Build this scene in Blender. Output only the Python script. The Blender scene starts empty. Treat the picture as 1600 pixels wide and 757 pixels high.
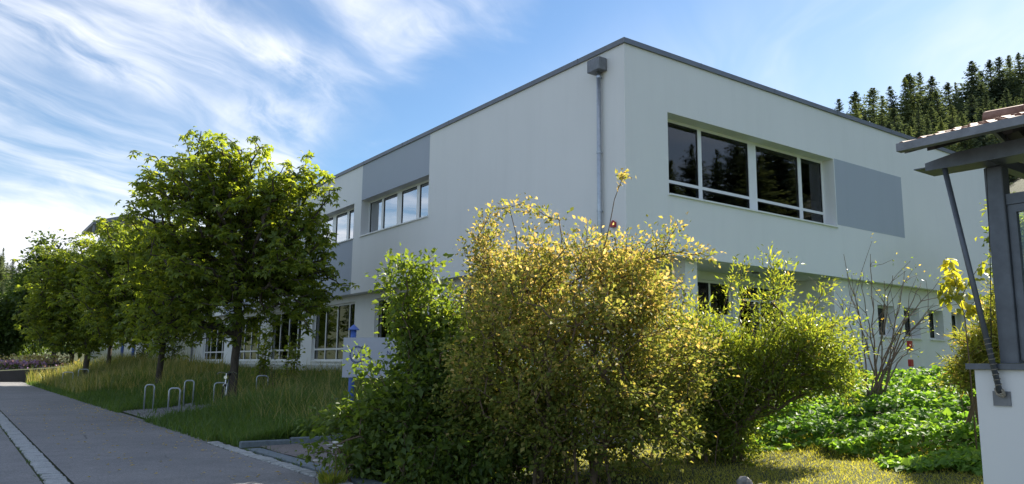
import bpy, math, random
import numpy as np
from mathutils import Vector, Matrix
random.seed(7); RNG = np.random.default_rng(11)
S = bpy.context.scene
C = S.collection
R = math.radians

# ------------------------------------------------------------------ camera
# world X = towards the building front, world Y = along the path, Z up
RW = np.array([[0.81251278, 0.10115509, 0.57409984],
               [-0.58283152, 0.12167188, 0.80343225],
               [0.01141946, -0.98740245, 0.15781634]])
EYE = np.array([0.0, 0.0, 1.6]); FPX = 1211.7; CX, CY = 800.0, 378.5
cam = bpy.data.cameras.new('camera'); co = bpy.data.objects.new('camera', cam); C.objects.link(co)
cam.sensor_width = 36.0; cam.lens = 36.0 * FPX / 1600.0; cam.clip_end = 3000; cam.clip_start = 0.1
m = Matrix.Identity(4)
for i in range(3):
    m[i][0] = RW[i][0]; m[i][1] = -RW[i][1]; m[i][2] = -RW[i][2]; m[i][3] = EYE[i]
co.matrix_world = m
S.camera = co

# ------------------------------------------------------------------ light
SUN_ANG = R(82.5)      # from +Y towards +X
SUN_EL = R(38.5)
sd = Vector((math.sin(SUN_ANG) * math.cos(SUN_EL), math.cos(SUN_ANG) * math.cos(SUN_EL), math.sin(SUN_EL)))
sun = bpy.data.lights.new('sun', 'SUN'); sun.energy = 5.0; sun.angle = R(0.55); sun.color = (1.0, 0.93, 0.80)
so = bpy.data.objects.new('sun', sun); C.objects.link(so)
so.rotation_euler = sd.to_track_quat('Z', 'Y').to_euler(); so.location = sd * 60

W = bpy.data.worlds.new('World'); S.world = W; W.use_nodes = True
nt = W.node_tree; nt.nodes.clear()
def wn(t, **k):
    n = nt.nodes.new(t)
    for a, b in k.items(): setattr(n, a, b)
    return n
def wl(a, b): nt.links.new(a, b)
def wm(op, a, b=None, c=None, clamp=False):
    n = wn('ShaderNodeMath', operation=op, use_clamp=clamp)
    for i, v in enumerate((a, b, c)):
        if v is None: continue
        if isinstance(v, (int, float)): n.inputs[i].default_value = v
        else: wl(v, n.inputs[i])
    return n.outputs[0]
wout = wn('ShaderNodeOutputWorld'); wbg = wn('ShaderNodeBackground'); wl(wbg.outputs[0], wout.inputs[0])
sky = wn('ShaderNodeTexSky', sky_type='NISHITA', sun_disc=False)
sky.sun_elevation = SUN_EL; sky.sun_rotation = SUN_ANG
sky.air_density = 1.25; sky.dust_density = 0.5; sky.ozone_density = 1.6; sky.altitude = 700
wbg.inputs['Strength'].default_value = 0.065
tc = wn('ShaderNodeTexCoord'); sp = wn('ShaderNodeSeparateXYZ'); wl(tc.outputs['Generated'], sp.inputs[0])
zz = wm('ADD', wm('MAXIMUM', sp.outputs[2], 0.0), 0.14)
pxn = wm('DIVIDE', sp.outputs[0], zz); pyn = wm('DIVIDE', sp.outputs[1], zz)     # flat cloud layer seen from below
cb = wn('ShaderNodeCombineXYZ'); wl(pxn, cb.inputs[0]); wl(pyn, cb.inputs[1])
def wnoise(scale, detail, rough, rot, sc, dist=0.0, off=(0, 0, 0)):
    m0 = wn('ShaderNodeMapping'); m0.inputs['Rotation'].default_value = (0, 0, rot); wl(cb.outputs[0], m0.inputs[0])
    mp = wn('ShaderNodeMapping'); mp.inputs['Scale'].default_value = (sc[0], sc[1], 1); mp.inputs['Location'].default_value = off
    wl(m0.outputs[0], mp.inputs[0])
    n = wn('ShaderNodeTexNoise'); n.inputs['Scale'].default_value = scale; n.inputs['Detail'].default_value = detail
    n.inputs['Roughness'].default_value = rough; n.inputs['Distortion'].default_value = dist
    wl(mp.outputs[0], n.inputs['Vector']); return n.outputs['Fac']
def blob(x, y, rx, ry, rot=0.0):
    a, b = math.cos(rot), math.sin(rot)
    dx = wm('SUBTRACT', pxn, x); dy = wm('SUBTRACT', pyn, y)
    ex = wm('DIVIDE', wm('ADD', wm('MULTIPLY', dx, a), wm('MULTIPLY', dy, b)), rx)
    ey = wm('DIVIDE', wm('SUBTRACT', wm('MULTIPLY', dy, a), wm('MULTIPLY', dx, b)), ry)
    d = wm('ADD', wm('MULTIPLY', ex, ex), wm('MULTIPLY', ey, ey))
    return wm('POWER', 2.718, wm('MULTIPLY', d, -1.0))
def add(*v):
    o = v[0]
    for x in v[1:]: o = wm('ADD', o, x)
    return o
def mul(a, b): return wm('MULTIPLY', a, b)
def mapr(v, a, b, c=0.0, d=1.0):
    n = wn('ShaderNodeMapRange', interpolation_type='SMOOTHSTEP'); wl(v, n.inputs[0])
    for i, q in enumerate((a, b, c, d)): n.inputs[1 + i].default_value = q
    return n.outputs[0]
def skyp(px, py):      # direction of a pixel on the cloud layer
    d = RW @ np.array([px - CX, py - CY, FPX]); d /= np.linalg.norm(d)
    return d[0] / (max(d[2], 0) + .14), d[1] / (max(d[2], 0) + .14)
st = R(-30)
wv = wn('ShaderNodeTexNoise'); wv.inputs['Scale'].default_value = 1.5; wv.inputs['Detail'].default_value = 3; wl(cb.outputs[0], wv.inputs['Vector'])
wo = wn('ShaderNodeVectorMath', operation='MULTIPLY_ADD'); wl(wv.outputs['Color'], wo.inputs[0]); wo.inputs[1].default_value = (.36, .36, 0); wl(cb.outputs[0], wo.inputs[2])
cb = wo                                                                   # slow swirl so that the streaks bend
edge = wm('ADD', pxn, wm('MULTIPLY', wm('SUBTRACT', wnoise(2.2, 5, .6, 0, (1, 1), .3, (3.1, .4, 0)), .5), .75))
side = mapr(edge, 0.66, 1.0, 1.0, 0.0)                                   # cirrus field, open sky beyond its edge
broad = wnoise(1.5, 5, .55, st, (.8, 1.3), .3, (1.7, 4.2, 0))
fine = wnoise(3.0, 9, .60, st, (.42, 2.0), .25, (.3, 2.2, 0))
tuft = wnoise(5.0, 7, .60, R(-50), (.7, 1.6), .5, (5.3, 1.0, 0))
cir = mul(mul(mapr(broad, .30, .66), mapr(fine, .26, .80)), side)
tu = mul(mapr(tuft, .28, .72), add(blob(.69, 2.10, .13, .20), mul(blob(.52, 1.74, .26, .07, R(28)), .95), mul(blob(.27, 2.02, .24, .10, R(20)), .9), mul(blob(.62, 1.45, .25, .10, R(28)), .5)))
bankv = mapr(wm('ADD', pyn, wm('MULTIPLY', wm('SUBTRACT', wnoise(2.2, 5, .6, .3, (1.6, .6), .5), .5), .9)), 2.75, 3.4)
bank = mul(bankv, mapr(pxn, .85, 1.6, 1.0, 0.25))
thin = mul(mapr(wnoise(1.3, 5, .6, R(-50), (.5, 1.6), .5, (8, 3, 0)), .35, .75), mapr(pxn, .95, 1.6, 0.0, .40))
veil = mapr(pxn, 1.0, 2.0, 0.0, .22)
dens = wm('MINIMUM', add(mul(cir, .95), mul(tu, .62), mul(bank, .85), mul(side, .05), thin, veil), .95)
mixc = wn('ShaderNodeMix', data_type='RGBA'); wl(dens, mixc.inputs[0])
# open-sky tint
tint = wn('ShaderNodeMix', data_type='RGBA', blend_type='MULTIPLY'); tint.inputs[0].default_value = 1.0
wl(sky.outputs[0], tint.inputs[6]); tint.inputs[7].default_value = (.69, .835, .955, 1)
wl(tint.outputs[2], mixc.inputs[6]); mixc.inputs[7].default_value = (7.3, 7.5, 8.0, 1)
wl(mixc.outputs[2], wbg.inputs['Color'])

S.view_settings.view_transform = 'Standard'; S.view_settings.look = 'None'
S.view_settings.gamma = 1.0; S.view_settings.exposure = 1.32
S.render.engine = 'CYCLES'
S.cycles.max_bounces = 7; S.cycles.transparent_max_bounces = 12; S.cycles.caustics_reflective = False; S.cycles.caustics_refractive = False

# ------------------------------------------------------------------ helpers
def rayd(px, py): return RW @ np.array([px - CX, py - CY, FPX])
def at(px, py, depth): return EYE + rayd(px, py) / FPX * depth          # pixel + distance along the view axis
def onx(px, py, X): d = rayd(px, py); return EYE + d * (X / d[0])
def ony(px, py, Y): d = rayd(px, py); return EYE + d * (Y / d[1])
def onz(px, py, z): d = rayd(px, py); return EYE + d * ((z - 1.6) / d[2])
def sstep(x, a, b): t = np.clip((x - a) / (b - a), 0, 1); return t * t * (3 - 2 * t)

def tag(o, label, cat, group=None, kind=None):
    if label: o['label'] = label
    if cat: o['category'] = cat
    if group: o['group'] = group
    if kind: o['kind'] = kind
    return o
def empty(name, loc, label, cat, group=None):
    o = bpy.data.objects.new(name, None); C.objects.link(o); o.location = loc; o.empty_display_size = .2
    return tag(o, label, cat, group)
def link(name, me, mat=None, parent=None, kind=None):
    o = bpy.data.objects.new(name, me); C.objects.link(o)
    if mat and not me.materials: me.materials.append(mat)
    if parent:
        o.parent = parent
        off = Vector((0, 0, 0)); p = parent
        while p: off += p.location; p = p.parent
        o.location = -off                                   # part meshes are written in world coordinates
    if kind: o['kind'] = kind
    return o
def copy_tree(o, parent=None):
    c = o.copy(); C.objects.link(c); c.parent = parent
    for ch in o.children: copy_tree(ch, c)
    return c

class MB:
    def __init__(s): s.v = []; s.f = []
    def box(s, x0, x1, y0, y1, z0, z1):
        b = len(s.v)
        s.v += [(x0, y0, z0), (x1, y0, z0), (x1, y1, z0), (x0, y1, z0), (x0, y0, z1), (x1, y0, z1), (x1, y1, z1), (x0, y1, z1)]
        s.f += [tuple(b + i for i in q) for q in ((0, 3, 2, 1), (4, 5, 6, 7), (0, 1, 5, 4), (1, 2, 6, 5), (2, 3, 7, 6), (3, 0, 4, 7))]
        return s
    def bbox(s, x0, x1, y0, y1, z0, z1, c):                  # box with chamfered vertical and top edges
        ring = [(x0 + c, y0), (x1 - c, y0), (x1, y0 + c), (x1, y1 - c), (x1 - c, y1), (x0 + c, y1), (x0, y1 - c), (x0, y0 + c)]
        cx, cy = (x0 + x1) / 2, (y0 + y1) / 2
        def sh(p, d): return (p[0] - math.copysign(min(d, abs(p[0] - cx)), p[0] - cx), p[1] - math.copysign(min(d, abs(p[1] - cy)), p[1] - cy))
        b = len(s.v)
        s.v += [(p[0], p[1], z0) for p in ring] + [(p[0], p[1], z1 - c) for p in ring] + [(*sh(p, c), z1) for p in ring]
        for k in (0, 8):
            for i in range(8): j = (i + 1) % 8; s.f.append((b + k + i, b + k + j, b + k + 8 + j, b + k + 8 + i))
        s.f.append(tuple(b + 16 + i for i in range(8))); s.f.append(tuple(b + i for i in reversed(range(8))))
        return s
    def quad(s, a, b, c, d):
        n = len(s.v); s.v += [tuple(a), tuple(b), tuple(c), tuple(d)]; s.f.append((n, n + 1, n + 2, n + 3)); return s
    def tube(s, pts, rad, n=8, cap=True):
        pts = [Vector(p) for p in pts]
        if not isinstance(rad, (list, tuple)): rad = [rad] * len(pts)
        b0 = len(s.v); ref = None
        for i, p in enumerate(pts):
            d = (pts[min(i + 1, len(pts) - 1)] - pts[max(i - 1, 0)]).normalized()
            if ref is None: ref = d.orthogonal().normalized()
            ref = (ref - d * ref.dot(d)); ref = ref.normalized() if ref.length > 1e-5 else d.orthogonal().normalized()
            o = d.cross(ref)
            for k in range(n):
                a = 2 * math.pi * k / n
                s.v.append(tuple(p + (ref * math.cos(a) + o * math.sin(a)) * rad[i]))
        for i in range(len(pts) - 1):
            for k in range(n):
                k2 = (k + 1) % n
                s.f.append((b0 + i * n + k, b0 + i * n + k2, b0 + (i + 1) * n + k2, b0 + (i + 1) * n + k))
        if cap:
            s.f.append(tuple(b0 + k for k in reversed(range(n)))); s.f.append(tuple(b0 + (len(pts) - 1) * n + k for k in range(n)))
        return s
    def prism(s, poly, axis, a, b):                          # polygon extruded along an axis (0,1,2)
        def mk(p, t):
            q = list(p); q.insert(axis, t); return tuple(q)
        n = len(poly); k = len(s.v)
        s.v += [mk(p, a) for p in poly] + [mk(p, b) for p in poly]
        for i in range(n): j = (i + 1) % n; s.f.append((k + i, k + j, k + n + j, k + n + i))
        s.f.append(tuple(k + i for i in reversed(range(n)))); s.f.append(tuple(k + n + i for i in range(n)))
        return s
    def mesh(s, name, smooth=False):
        me = bpy.data.meshes.new(name); me.from_pydata(s.v, [], s.f)
        import bmesh
        bm = bmesh.new(); bm.from_mesh(me); bmesh.ops.recalc_face_normals(bm, faces=bm.faces); bm.to_mesh(me); bm.free()
        if smooth: me.shade_smooth()
        me.update(); return me
    def build(s, name, mat, parent=None, kind=None, smooth=False):
        return link(name, s.mesh(name, smooth), mat, parent, kind)

def np_mesh(name, V, F, tint=None, smooth=False):            # V (n,3), F (m,k) with k = 3 or 4
    me = bpy.data.meshes.new(name); k = F.shape[1]
    me.vertices.add(len(V)); me.vertices.foreach_set('co', np.ascontiguousarray(V, dtype=np.float32).ravel())
    me.loops.add(F.size); me.loops.foreach_set('vertex_index', np.ascontiguousarray(F, dtype=np.int32).ravel())
    me.polygons.add(len(F)); me.polygons.foreach_set('loop_start', np.arange(0, F.size, k, dtype=np.int32))
    if tint is not None:
        a = me.attributes.new('tint', 'FLOAT', 'FACE'); a.data.foreach_set('value', tint.astype(np.float32))
    me.update(calc_edges=True)
    if smooth: me.shade_smooth()
    return me

# ------------------------------------------------------------------ materials
class NB:
    def __init__(s, name):
        s.m = bpy.data.materials.new(name); s.m.use_nodes = True; s.t = s.m.node_tree
        s.b = s.t.nodes['Principled BSDF']; s.out = s.t.nodes['Material Output']
        s.tc = s.t.nodes.new('ShaderNodeTexCoord')
    def n(s, t, **k):
        o = s.t.nodes.new(t)
        for a, b in k.items(): setattr(o, a, b)
        return o
    def l(s, a, b): s.t.links.new(a, b)
    def noise(s, scale, detail=4, rough=.6, sc=(1, 1, 1), geo=True):
        mp = s.n('ShaderNodeMapping'); mp.inputs['Scale'].default_value = sc
        if geo: g = s.n('ShaderNodeNewGeometry'); s.l(g.outputs['Position'], mp.inputs[0])
        else: s.l(s.tc.outputs['Object'], mp.inputs[0])
        o = s.n('ShaderNodeTexNoise'); o.inputs['Scale'].default_value = scale; o.inputs['Detail'].default_value = detail; o.inputs['Roughness'].default_value = rough
        s.l(mp.outputs[0], o.inputs['Vector']); return o.outputs['Fac']
    def ramp(s, fac, stops):
        r = s.n('ShaderNodeValToRGB'); e = r.color_ramp.elements
        while len(e) < len(stops): e.new(.5)
        for i, (p, c) in enumerate(stops): e[i].position = p; e[i].color = (*c, 1)
        s.l(fac, r.inputs[0]); return r.outputs[0]
    def mix(s, fac, a, b, bt='MIX'):
        x = s.n('ShaderNodeMix', data_type='RGBA', blend_type=bt)
        for i, v in ((0, fac), (6, a), (7, b)):
            if isinstance(v, (int, float)): x.inputs[i].default_value = v
            elif isinstance(v, tuple): x.inputs[i].default_value = (*v, 1)
            else: s.l(v, x.inputs[i])
        return x.outputs[2]
    def math(s, op, a, b):
        x = s.n('ShaderNodeMath', operation=op)
        for i, v in enumerate((a, b)):
            if isinstance(v, (int, float)): x.inputs[i].default_value = v
            else: s.l(v, x.inputs[i])
        return x.outputs[0]
    def bump(s, h, strength, dist=.02):
        b = s.n('ShaderNodeBump'); b.inputs['Strength'].default_value = strength; b.inputs['Distance'].default_value = dist
        s.l(h, b.inputs['Height']); s.l(b.outputs[0], s.b.inputs['Normal'])
    def col(s, v):
        if isinstance(v, tuple): s.b.inputs['Base Color'].default_value = (*v, 1)
        else: s.l(v, s.b.inputs['Base Color'])
    def rough(s, v): s.b.inputs['Roughness'].default_value = v

def plain(name, c, rough=.6, metal=0.0, var=.12, scale=6.0, bump=0.0):
    k = NB(name); nz = k.noise(scale, 5, .65)
    a = tuple(x * (1 - var) for x in c); b = tuple(min(1, x * (1 + var)) for x in c)
    k.col(k.ramp(nz, [(.3, a), (.7, b)])); k.rough(rough); k.b.inputs['Metallic'].default_value = metal
    if bump: k.bump(k.noise(scale * 12, 4, .6), bump, .004)
    return k.m
def plaster(name, c):
    k = NB(name); big = k.noise(.35, 5, .6); streak = k.noise(2.2, 5, .65, (1, 1, .10)); g = k.noise(160, 3, .6)
    base = k.ramp(big, [(.3, tuple(x * .955 for x in c)), (.7, c)])
    base = k.mix(k.math('MULTIPLY', k.ramp(streak, [(.50, (0, 0, 0)), (.78, (1, 1, 1))]), .15), base, tuple(x * .72 for x in c))
    base = k.mix(.06, base, k.ramp(g, [(.3, (.35, .35, .35)), (.7, (1, 1, 1))]), 'MULTIPLY')
    k.col(base); k.rough(.9); k.bump(g, .18, .004); return k.m
def leafmat(name, stops, transl=.42, tcol=(2.3, 2.1, .7), rough=.45, spec=.35, vary=False, gain=1.4):
    k = NB(name); at_ = k.n('ShaderNodeAttribute', attribute_name='tint')
    c = k.ramp(at_.outputs['Fac'], [(p, tuple(min(.5, x * gain) for x in q)) for p, q in stops])
    if vary:
        oi = k.n('ShaderNodeObjectInfo'); c = k.mix(1.0, c, k.ramp(oi.outputs['Random'], [(0, (.75, .78, .85)), (.5, (1.1, 1.1, 1.0)), (1, (1.9, 1.75, 1.2))]), 'MULTIPLY')
    k.col(c); k.rough(rough); k.b.inputs['Specular IOR Level'].default_value = spec
    tr = k.n('ShaderNodeBsdfTranslucent'); k.l(k.mix(1.0, c, tcol, 'MULTIPLY'), tr.inputs['Color'])
    ms = k.n('ShaderNodeMixShader'); ms.inputs[0].default_value = transl
    k.l(k.b.outputs[0], ms.inputs[1]); k.l(tr.outputs[0], ms.inputs[2]); k.l(ms.outputs[0], k.out.inputs['Surface'])
    return k.m
def glassmat(name, tintc=(.9, .95, .97), extra=0.0):
    k = NB(name); k.t.nodes.remove(k.b)
    fr = k.n('ShaderNodeFresnel'); fr.inputs['IOR'].default_value = 1.5
    gl = k.n('ShaderNodeBsdfGlossy'); gl.inputs['Roughness'].default_value = .012; gl.inputs['Color'].default_value = (.95, .97, 1, 1)
    tr = k.n('ShaderNodeBsdfTransparent'); tr.inputs['Color'].default_value = (*tintc, 1)
    bp = k.n('ShaderNodeBump'); bp.inputs['Strength'].default_value = .05; bp.inputs['Distance'].default_value = .05
    k.l(k.noise(.9, 2, .5), bp.inputs['Height']); k.l(bp.outputs[0], gl.inputs['Normal'])
    ms = k.n('ShaderNodeMixShader'); k.l(k.math('ADD', k.math('MULTIPLY', fr.outputs[0], 1.25), extra), ms.inputs[0])
    k.l(tr.outputs[0], ms.inputs[1]); k.l(gl.outputs[0], ms.inputs[2]); k.l(ms.outputs[0], k.out.inputs['Surface'])
    return k.m

M = {}
M['plaster'] = plaster('white_plaster', (.835, .84, .845))
M['grey_plaster'] = plaster('grey_plaster', (.43, .47, .545))
M['plinth'] = plaster('plinth_plaster', (.50, .51, .50))
M['flash'] = plain('roof_flashing', (.17, .18, .20), .45, .5, .1, 3)
M['frame'] = plain('window_frame', (.80, .81, .82), .35, 0, .03, 3)
M['zinc'] = plain('galvanised_steel', (.46, .50, .55), .42, .75, .15, 9)
M['zinc_dark'] = plain('weathered_zinc', (.20, .21, .23), .55, .5, .2, 9)
M['steel'] = plain('dark_steel', (.115, .130, .155), .45, .25, .18, 7)
M['glass'] = glassmat('window_glass', (.82, .88, .9))
M['glass_bright'] = glassmat('coated_window_glass', (.8, .9, .98), .48)
M['glass_mid'] = glassmat('west_window_glass', (.84, .9, .95), .14)
M['inside'] = plain('room_inside', (.22, .21, .20), .9)
M['curtain'] = plain('curtain_cloth', (.68, .68, .67), .9)
M['blind'] = plain('window_blind', (.66, .71, .78), .8)
M['red'] = plain('red_plastic', (.42, .03, .03), .35)
M['blue'] = plain('blue_paint', (.065, .13, .42), .45)
M['sign'] = plain('sign_panel', (.36, .39, .46), .45, 0, .04, 2)
M['print'] = plain('sign_print', (.03, .05, .17), .5)
M['white'] = plain('white_paint', (.78, .78, .76), .5)
M['bark'] = (lambda k: (k.col(k.ramp(k.noise(9, 6, .7, (1, 1, .25)), [(.3, (.035, .028, .022)), (.7, (.12, .098, .078))])), k.rough(.95), k.bump(k.noise(24, 6, .7, (1, 1, .2)), .8, .03), k.m)[-1])(NB('bark'))
M['twig'] = plain('twig_bark', (.13, .095, .065), .9, 0, .35, 12)
M['twig_grey'] = plain('dead_twig_bark', (.17, .13, .105), .9, 0, .35, 12)
M['rubber'] = plain('black_rubber', (.02, .02, .02), .7)
M['chrome'] = plain('bright_metal', (.6, .6, .6), .25, .9)
M['rope'] = plain('old_rope', (.30, .27, .22), .95, 0, .3, 60)
def asphalt(name, c, v=.22):
    k = NB(name); f = k.noise(140, 3, .7); p = k.noise(.45, 5, .6); q = k.noise(2.6, 5, .7); st_ = k.noise(55, 2, .5)
    a = k.ramp(f, [(.28, tuple(x * (1 - v) * .62 for x in c)), (.72, tuple(x * (1 + v) * 1.25 for x in c))])
    a = k.mix(k.math('MULTIPLY', k.ramp(st_, [(.66, (0, 0, 0)), (.72, (1, 1, 1))]), .45), a, tuple(min(1, x * 2.4) for x in c))
    a = k.mix(.75, a, k.ramp(k.noise(26, 4, .75), [(.34, (.62, .62, .62)), (.66, (1.3, 1.3, 1.3))]), 'MULTIPLY')
    a = k.mix(.55, a, k.ramp(p, [(.3, (.62, .62, .64)), (.7, (1.15, 1.12, 1.1))]), 'MULTIPLY')
    a = k.mix(.4, a, k.ramp(q, [(.35, (.7, .7, .7)), (.65, (1.1, 1.1, 1.1))]), 'MULTIPLY')
    vo = k.n('ShaderNodeTexVoronoi', feature='DISTANCE_TO_EDGE'); vo.inputs['Scale'].default_value = .42
    g = k.n('ShaderNodeNewGeometry'); dm = k.n('ShaderNodeMix', data_type='RGBA'); dm.inputs[0].default_value = .12
    k.l(g.outputs['Position'], dm.inputs[6]); nz = k.n('ShaderNodeTexNoise'); nz.inputs['Scale'].default_value = 1.4; nz.inputs['Detail'].default_value = 6
    k.l(g.outputs['Position'], nz.inputs['Vector']); k.l(nz.outputs['Color'], dm.inputs[7]); k.l(dm.outputs[2], vo.inputs['Vector'])
    cr = k.math('MULTIPLY', k.ramp(vo.outputs['Distance'], [(.0, (1, 1, 1)), (.006, (0, 0, 0))]), k.ramp(k.noise(.3, 3, .5), [(.52, (0, 0, 0)), (.6, (1, 1, 1))]))
    a = k.mix(cr, a, tuple(x * .35 for x in c))
    k.col(a); k.rough(.86); k.bump(f, .55, .006); return k.m
M['asphalt'] = asphalt('path_asphalt', (.225, .22, .22))
M['asphalt2'] = asphalt('drive_asphalt', (.20, .175, .165))
M['asphalt_dark'] = asphalt('dark_concrete', (.045, .045, .05))
M['drain'] = plain('drain_concrete', (.15, .18, .20), .8, 0, .25, 14, .3)
M['stone'] = (lambda k: (k.col(k.mix(.6, k.ramp(k.noise(60, 4, .7), [(.3, (.27, .28, .29)), (.7, (.50, .50, .49))]), k.ramp(k.noise(7, 3, .6), [(.3, (.55, .57, .55)), (.7, (1.1, 1.1, 1.1))]), 'MULTIPLY')), k.rough(.85), k.bump(k.noise(70, 4, .6), .5, .006), k.m)[-1])(NB('sett_granite'))
M['gravel'] = plain('pale_gravel', (.25, .25, .245), .9, 0, .6, 26, .8)
M['rock'] = plain('boulder_granite', (.26, .25, .25), .8, 0, .5, 8, .6)
def soil():
    k = NB('ground_soil')
    a = k.ramp(k.noise(.8, 6, .65), [(.3, (.030, .040, .014)), (.55, (.048, .060, .020)), (.75, (.085, .070, .035))])
    a = k.mix(.5, a, k.ramp(k.noise(34, 5, .75), [(.3, (.45, .45, .45)), (.7, (1.2, 1.2, 1.2))]), 'MULTIPLY')
    k.col(a); k.rough(.95); k.bump(k.noise(30, 5, .7), .8, .03); return k.m
M['soil'] = soil()
M['wood'] = plain('roof_boards', (.05, .045, .045), .7)
M['tile'] = (lambda k: (k.col(k.ramp(k.noise(14, 5, .7), [(.3, (.21, .105, .075)), (.7, (.36, .20, .15))])), k.rough(.78), k.bump(k.noise(60, 3, .6), .3, .004), k.m)[-1])(NB('clay_tile'))
# leaf colours
M['lf_chest'] = leafmat('chestnut_leaf', [(0, (.036, .060, .014)), (.5, (.070, .098, .022)), (.85, (.115, .135, .028)), (1, (.17, .145, .038))], .5, (3.2, 2.7, .75), gain=1.95)
M['lf_dark'] = leafmat('dark_tree_leaf', [(0, (.022, .042, .012)), (1, (.055, .080, .020))], .4, gain=2.0)
M['lf_dog'] = leafmat('dogwood_leaf', [(0, (.034, .064, .016)), (.6, (.078, .110, .024)), (.9, (.15, .165, .032)), (1, (.20, .15, .06))], .48, gain=1.75)
M['lf_nine'] = leafmat('ninebark_leaf', [(0, (.036, .058, .015)), (.35, (.070, .092, .022)), (.6, (.125, .132, .036)), (.85, (.215, .165, .070)), (1, (.31, .20, .12))], .48, (1.95, 1.68, .95), .6, .2, gain=2.15)
M['lf_will'] = leafmat('yellow_green_leaf', [(0, (.050, .088, .020)), (.5, (.105, .135, .030)), (.85, (.185, .19, .045)), (1, (.26, .18, .07))], .5, gain=1.65)
M['lf_ivy'] = leafmat('ivy_leaf', [(0, (.025, .062, .014)), (.6, (.070, .125, .024)), (.95, (.12, .165, .032)), (1, (.16, .11, .05))], .45, (2.3, 2.2, .75), .55, .22, gain=2.2)
M['lf_yel'] = leafmat('young_yellow_leaf', [(0, (.12, .15, .025)), (1, (.22, .22, .04))], .5)
M['lf_fir'] = leafmat('hazed_conifer_needle', [(0, (.030, .042, .030)), (.6, (.052, .066, .042)), (1, (.085, .096, .055))], .25, (1.8, 1.8, 1.0), .9, .05, vary=True, gain=2.1)  # distance haze is put into the needle colour, paler and bluer
M['lf_pine'] = leafmat('shrub_needle', [(0, (.05, .07, .02)), (.6, (.12, .13, .03)), (1, (.26, .18, .10))], .45, gain=2.0)
M['grass'] = leafmat('meadow_grass', [(0, (.026, .052, .013)), (.6, (.055, .092, .022)), (.85, (.090, .105, .032)), (1, (.22, .18, .085))], .35, gain=1.85)
M['lawn'] = leafmat('lawn_grass', [(0, (.09, .105, .022)), (.7, (.19, .185, .045)), (1, (.30, .25, .11))], .45, gain=1.9)
M['flower'] = leafmat('flower_petals', [(0, (.30, .20, .34)), (.5, (.22, .12, .28)), (1, (.42, .32, .14))], .35)

# ------------------------------------------------------------------ terrain
def ground(x, y):
    x = np.asarray(x, float); y = np.asarray(y, float)
    gl = np.interp(x, [4.45, 5.5, 6.2, 7.3, 9, 11.5, 12.5], [-.02, .05, .12, .30, .56, .98, 1.08])
    gl = np.minimum(gl * (1 + .9 * sstep(y, 38, 58)), 1.3)
    gr = np.interp(x, [4.45, 7, 10.5, 11.6, 13.2, 15.8, 17.5], [-.02, .08, .18, .26, .66, 1.18, 1.26])
    g = gr + (gl - gr) * sstep(y, 10.5, 15.6)
    drv = np.interp(x, [4.45, 12.5], [-.02, .22])
    mk = sstep(y, 10.4, 11.0) * (1 - sstep(y, 15.30, 15.50)) * (1 - sstep(x, 12.6, 14.0))
    g = g + (drv - g) * mk
    g = np.where(x < 4.45, -.02, g)
    return g + .015 * np.sin(x * 2.1 + y * 1.3) * np.sin(y * 1.7 - x * .6) * (x > 4.7)
def axis_pts(segs):
    out = []
    for a, b, s in segs: out += list(np.arange(a, b, s))
    return np.array(out + [segs[-1][1]])
gx = axis_pts([(-900, -100, 100), (-100, -10, 10), (-10, 3, 1), (3, 18, .25), (18, 36, 1.0), (36, 120, 12), (120, 1000, 110)])
gy = axis_pts([(-900, -100, 100), (-100, -10, 10), (-10, 0, 1), (0, 32, .25), (32, 76, .8), (76, 160, 8), (160, 1400, 124)])
GX, GY = np.meshgrid(gx, gy, indexing='ij'); GZ = ground(GX, GY)
V = np.stack([GX, GY, GZ], -1).reshape(-1, 3); ny = len(gy)
ii, jj = np.meshgrid(np.arange(len(gx) - 1), np.arange(ny - 1), indexing='ij'); q = (ii * ny + jj).ravel()
F = np.stack([q, q + ny, q + ny + 1, q + 1], 1)
link('ground', np_mesh('ground', V, F, smooth=True), M['soil'], kind='structure')

def sheet(name, xs, ys, zf, mat, kind='structure', parent=None, thick=0.0):
    XX, YY = np.meshgrid(xs, ys, indexing='ij'); V = np.stack([XX, YY, zf(XX, YY)], -1).reshape(-1, 3); n = len(ys)
    a, b = np.meshgrid(np.arange(len(xs) - 1), np.arange(n - 1), indexing='ij'); q = (a * n + b).ravel()
    return link(name, np_mesh(name, V, np.stack([q, q + n, q + n + 1, q + 1], 1), smooth=True), mat, parent, kind)
path = sheet('path', np.linspace(1.50, 4.352, 8), np.linspace(-8, 69, 78), lambda x, y: .004 + .006 * np.sin(y * .7) * np.sin(x * 2) + 0 * x, M['asphalt'])
road = sheet('road', np.linspace(-9, 1.16, 8), np.linspace(-12, 69, 82), lambda x, y: .004 + 0 * x, M['asphalt'])
drive = sheet('driveway', np.linspace(5.0, 12.4, 24), np.linspace(11.05, 15.27, 14), lambda x, y: ground(x, y) + .02, M['asphalt2'])
drain = MB()
for y in np.arange(8.0, 15.0, 1.0): drain.box(4.68, 4.95, y + .004, y + .996, -.1, .018 + .003 * random.random())
link('drain_channel', drain.mesh('drain_channel'), M['drain'], kind='structure')
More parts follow.
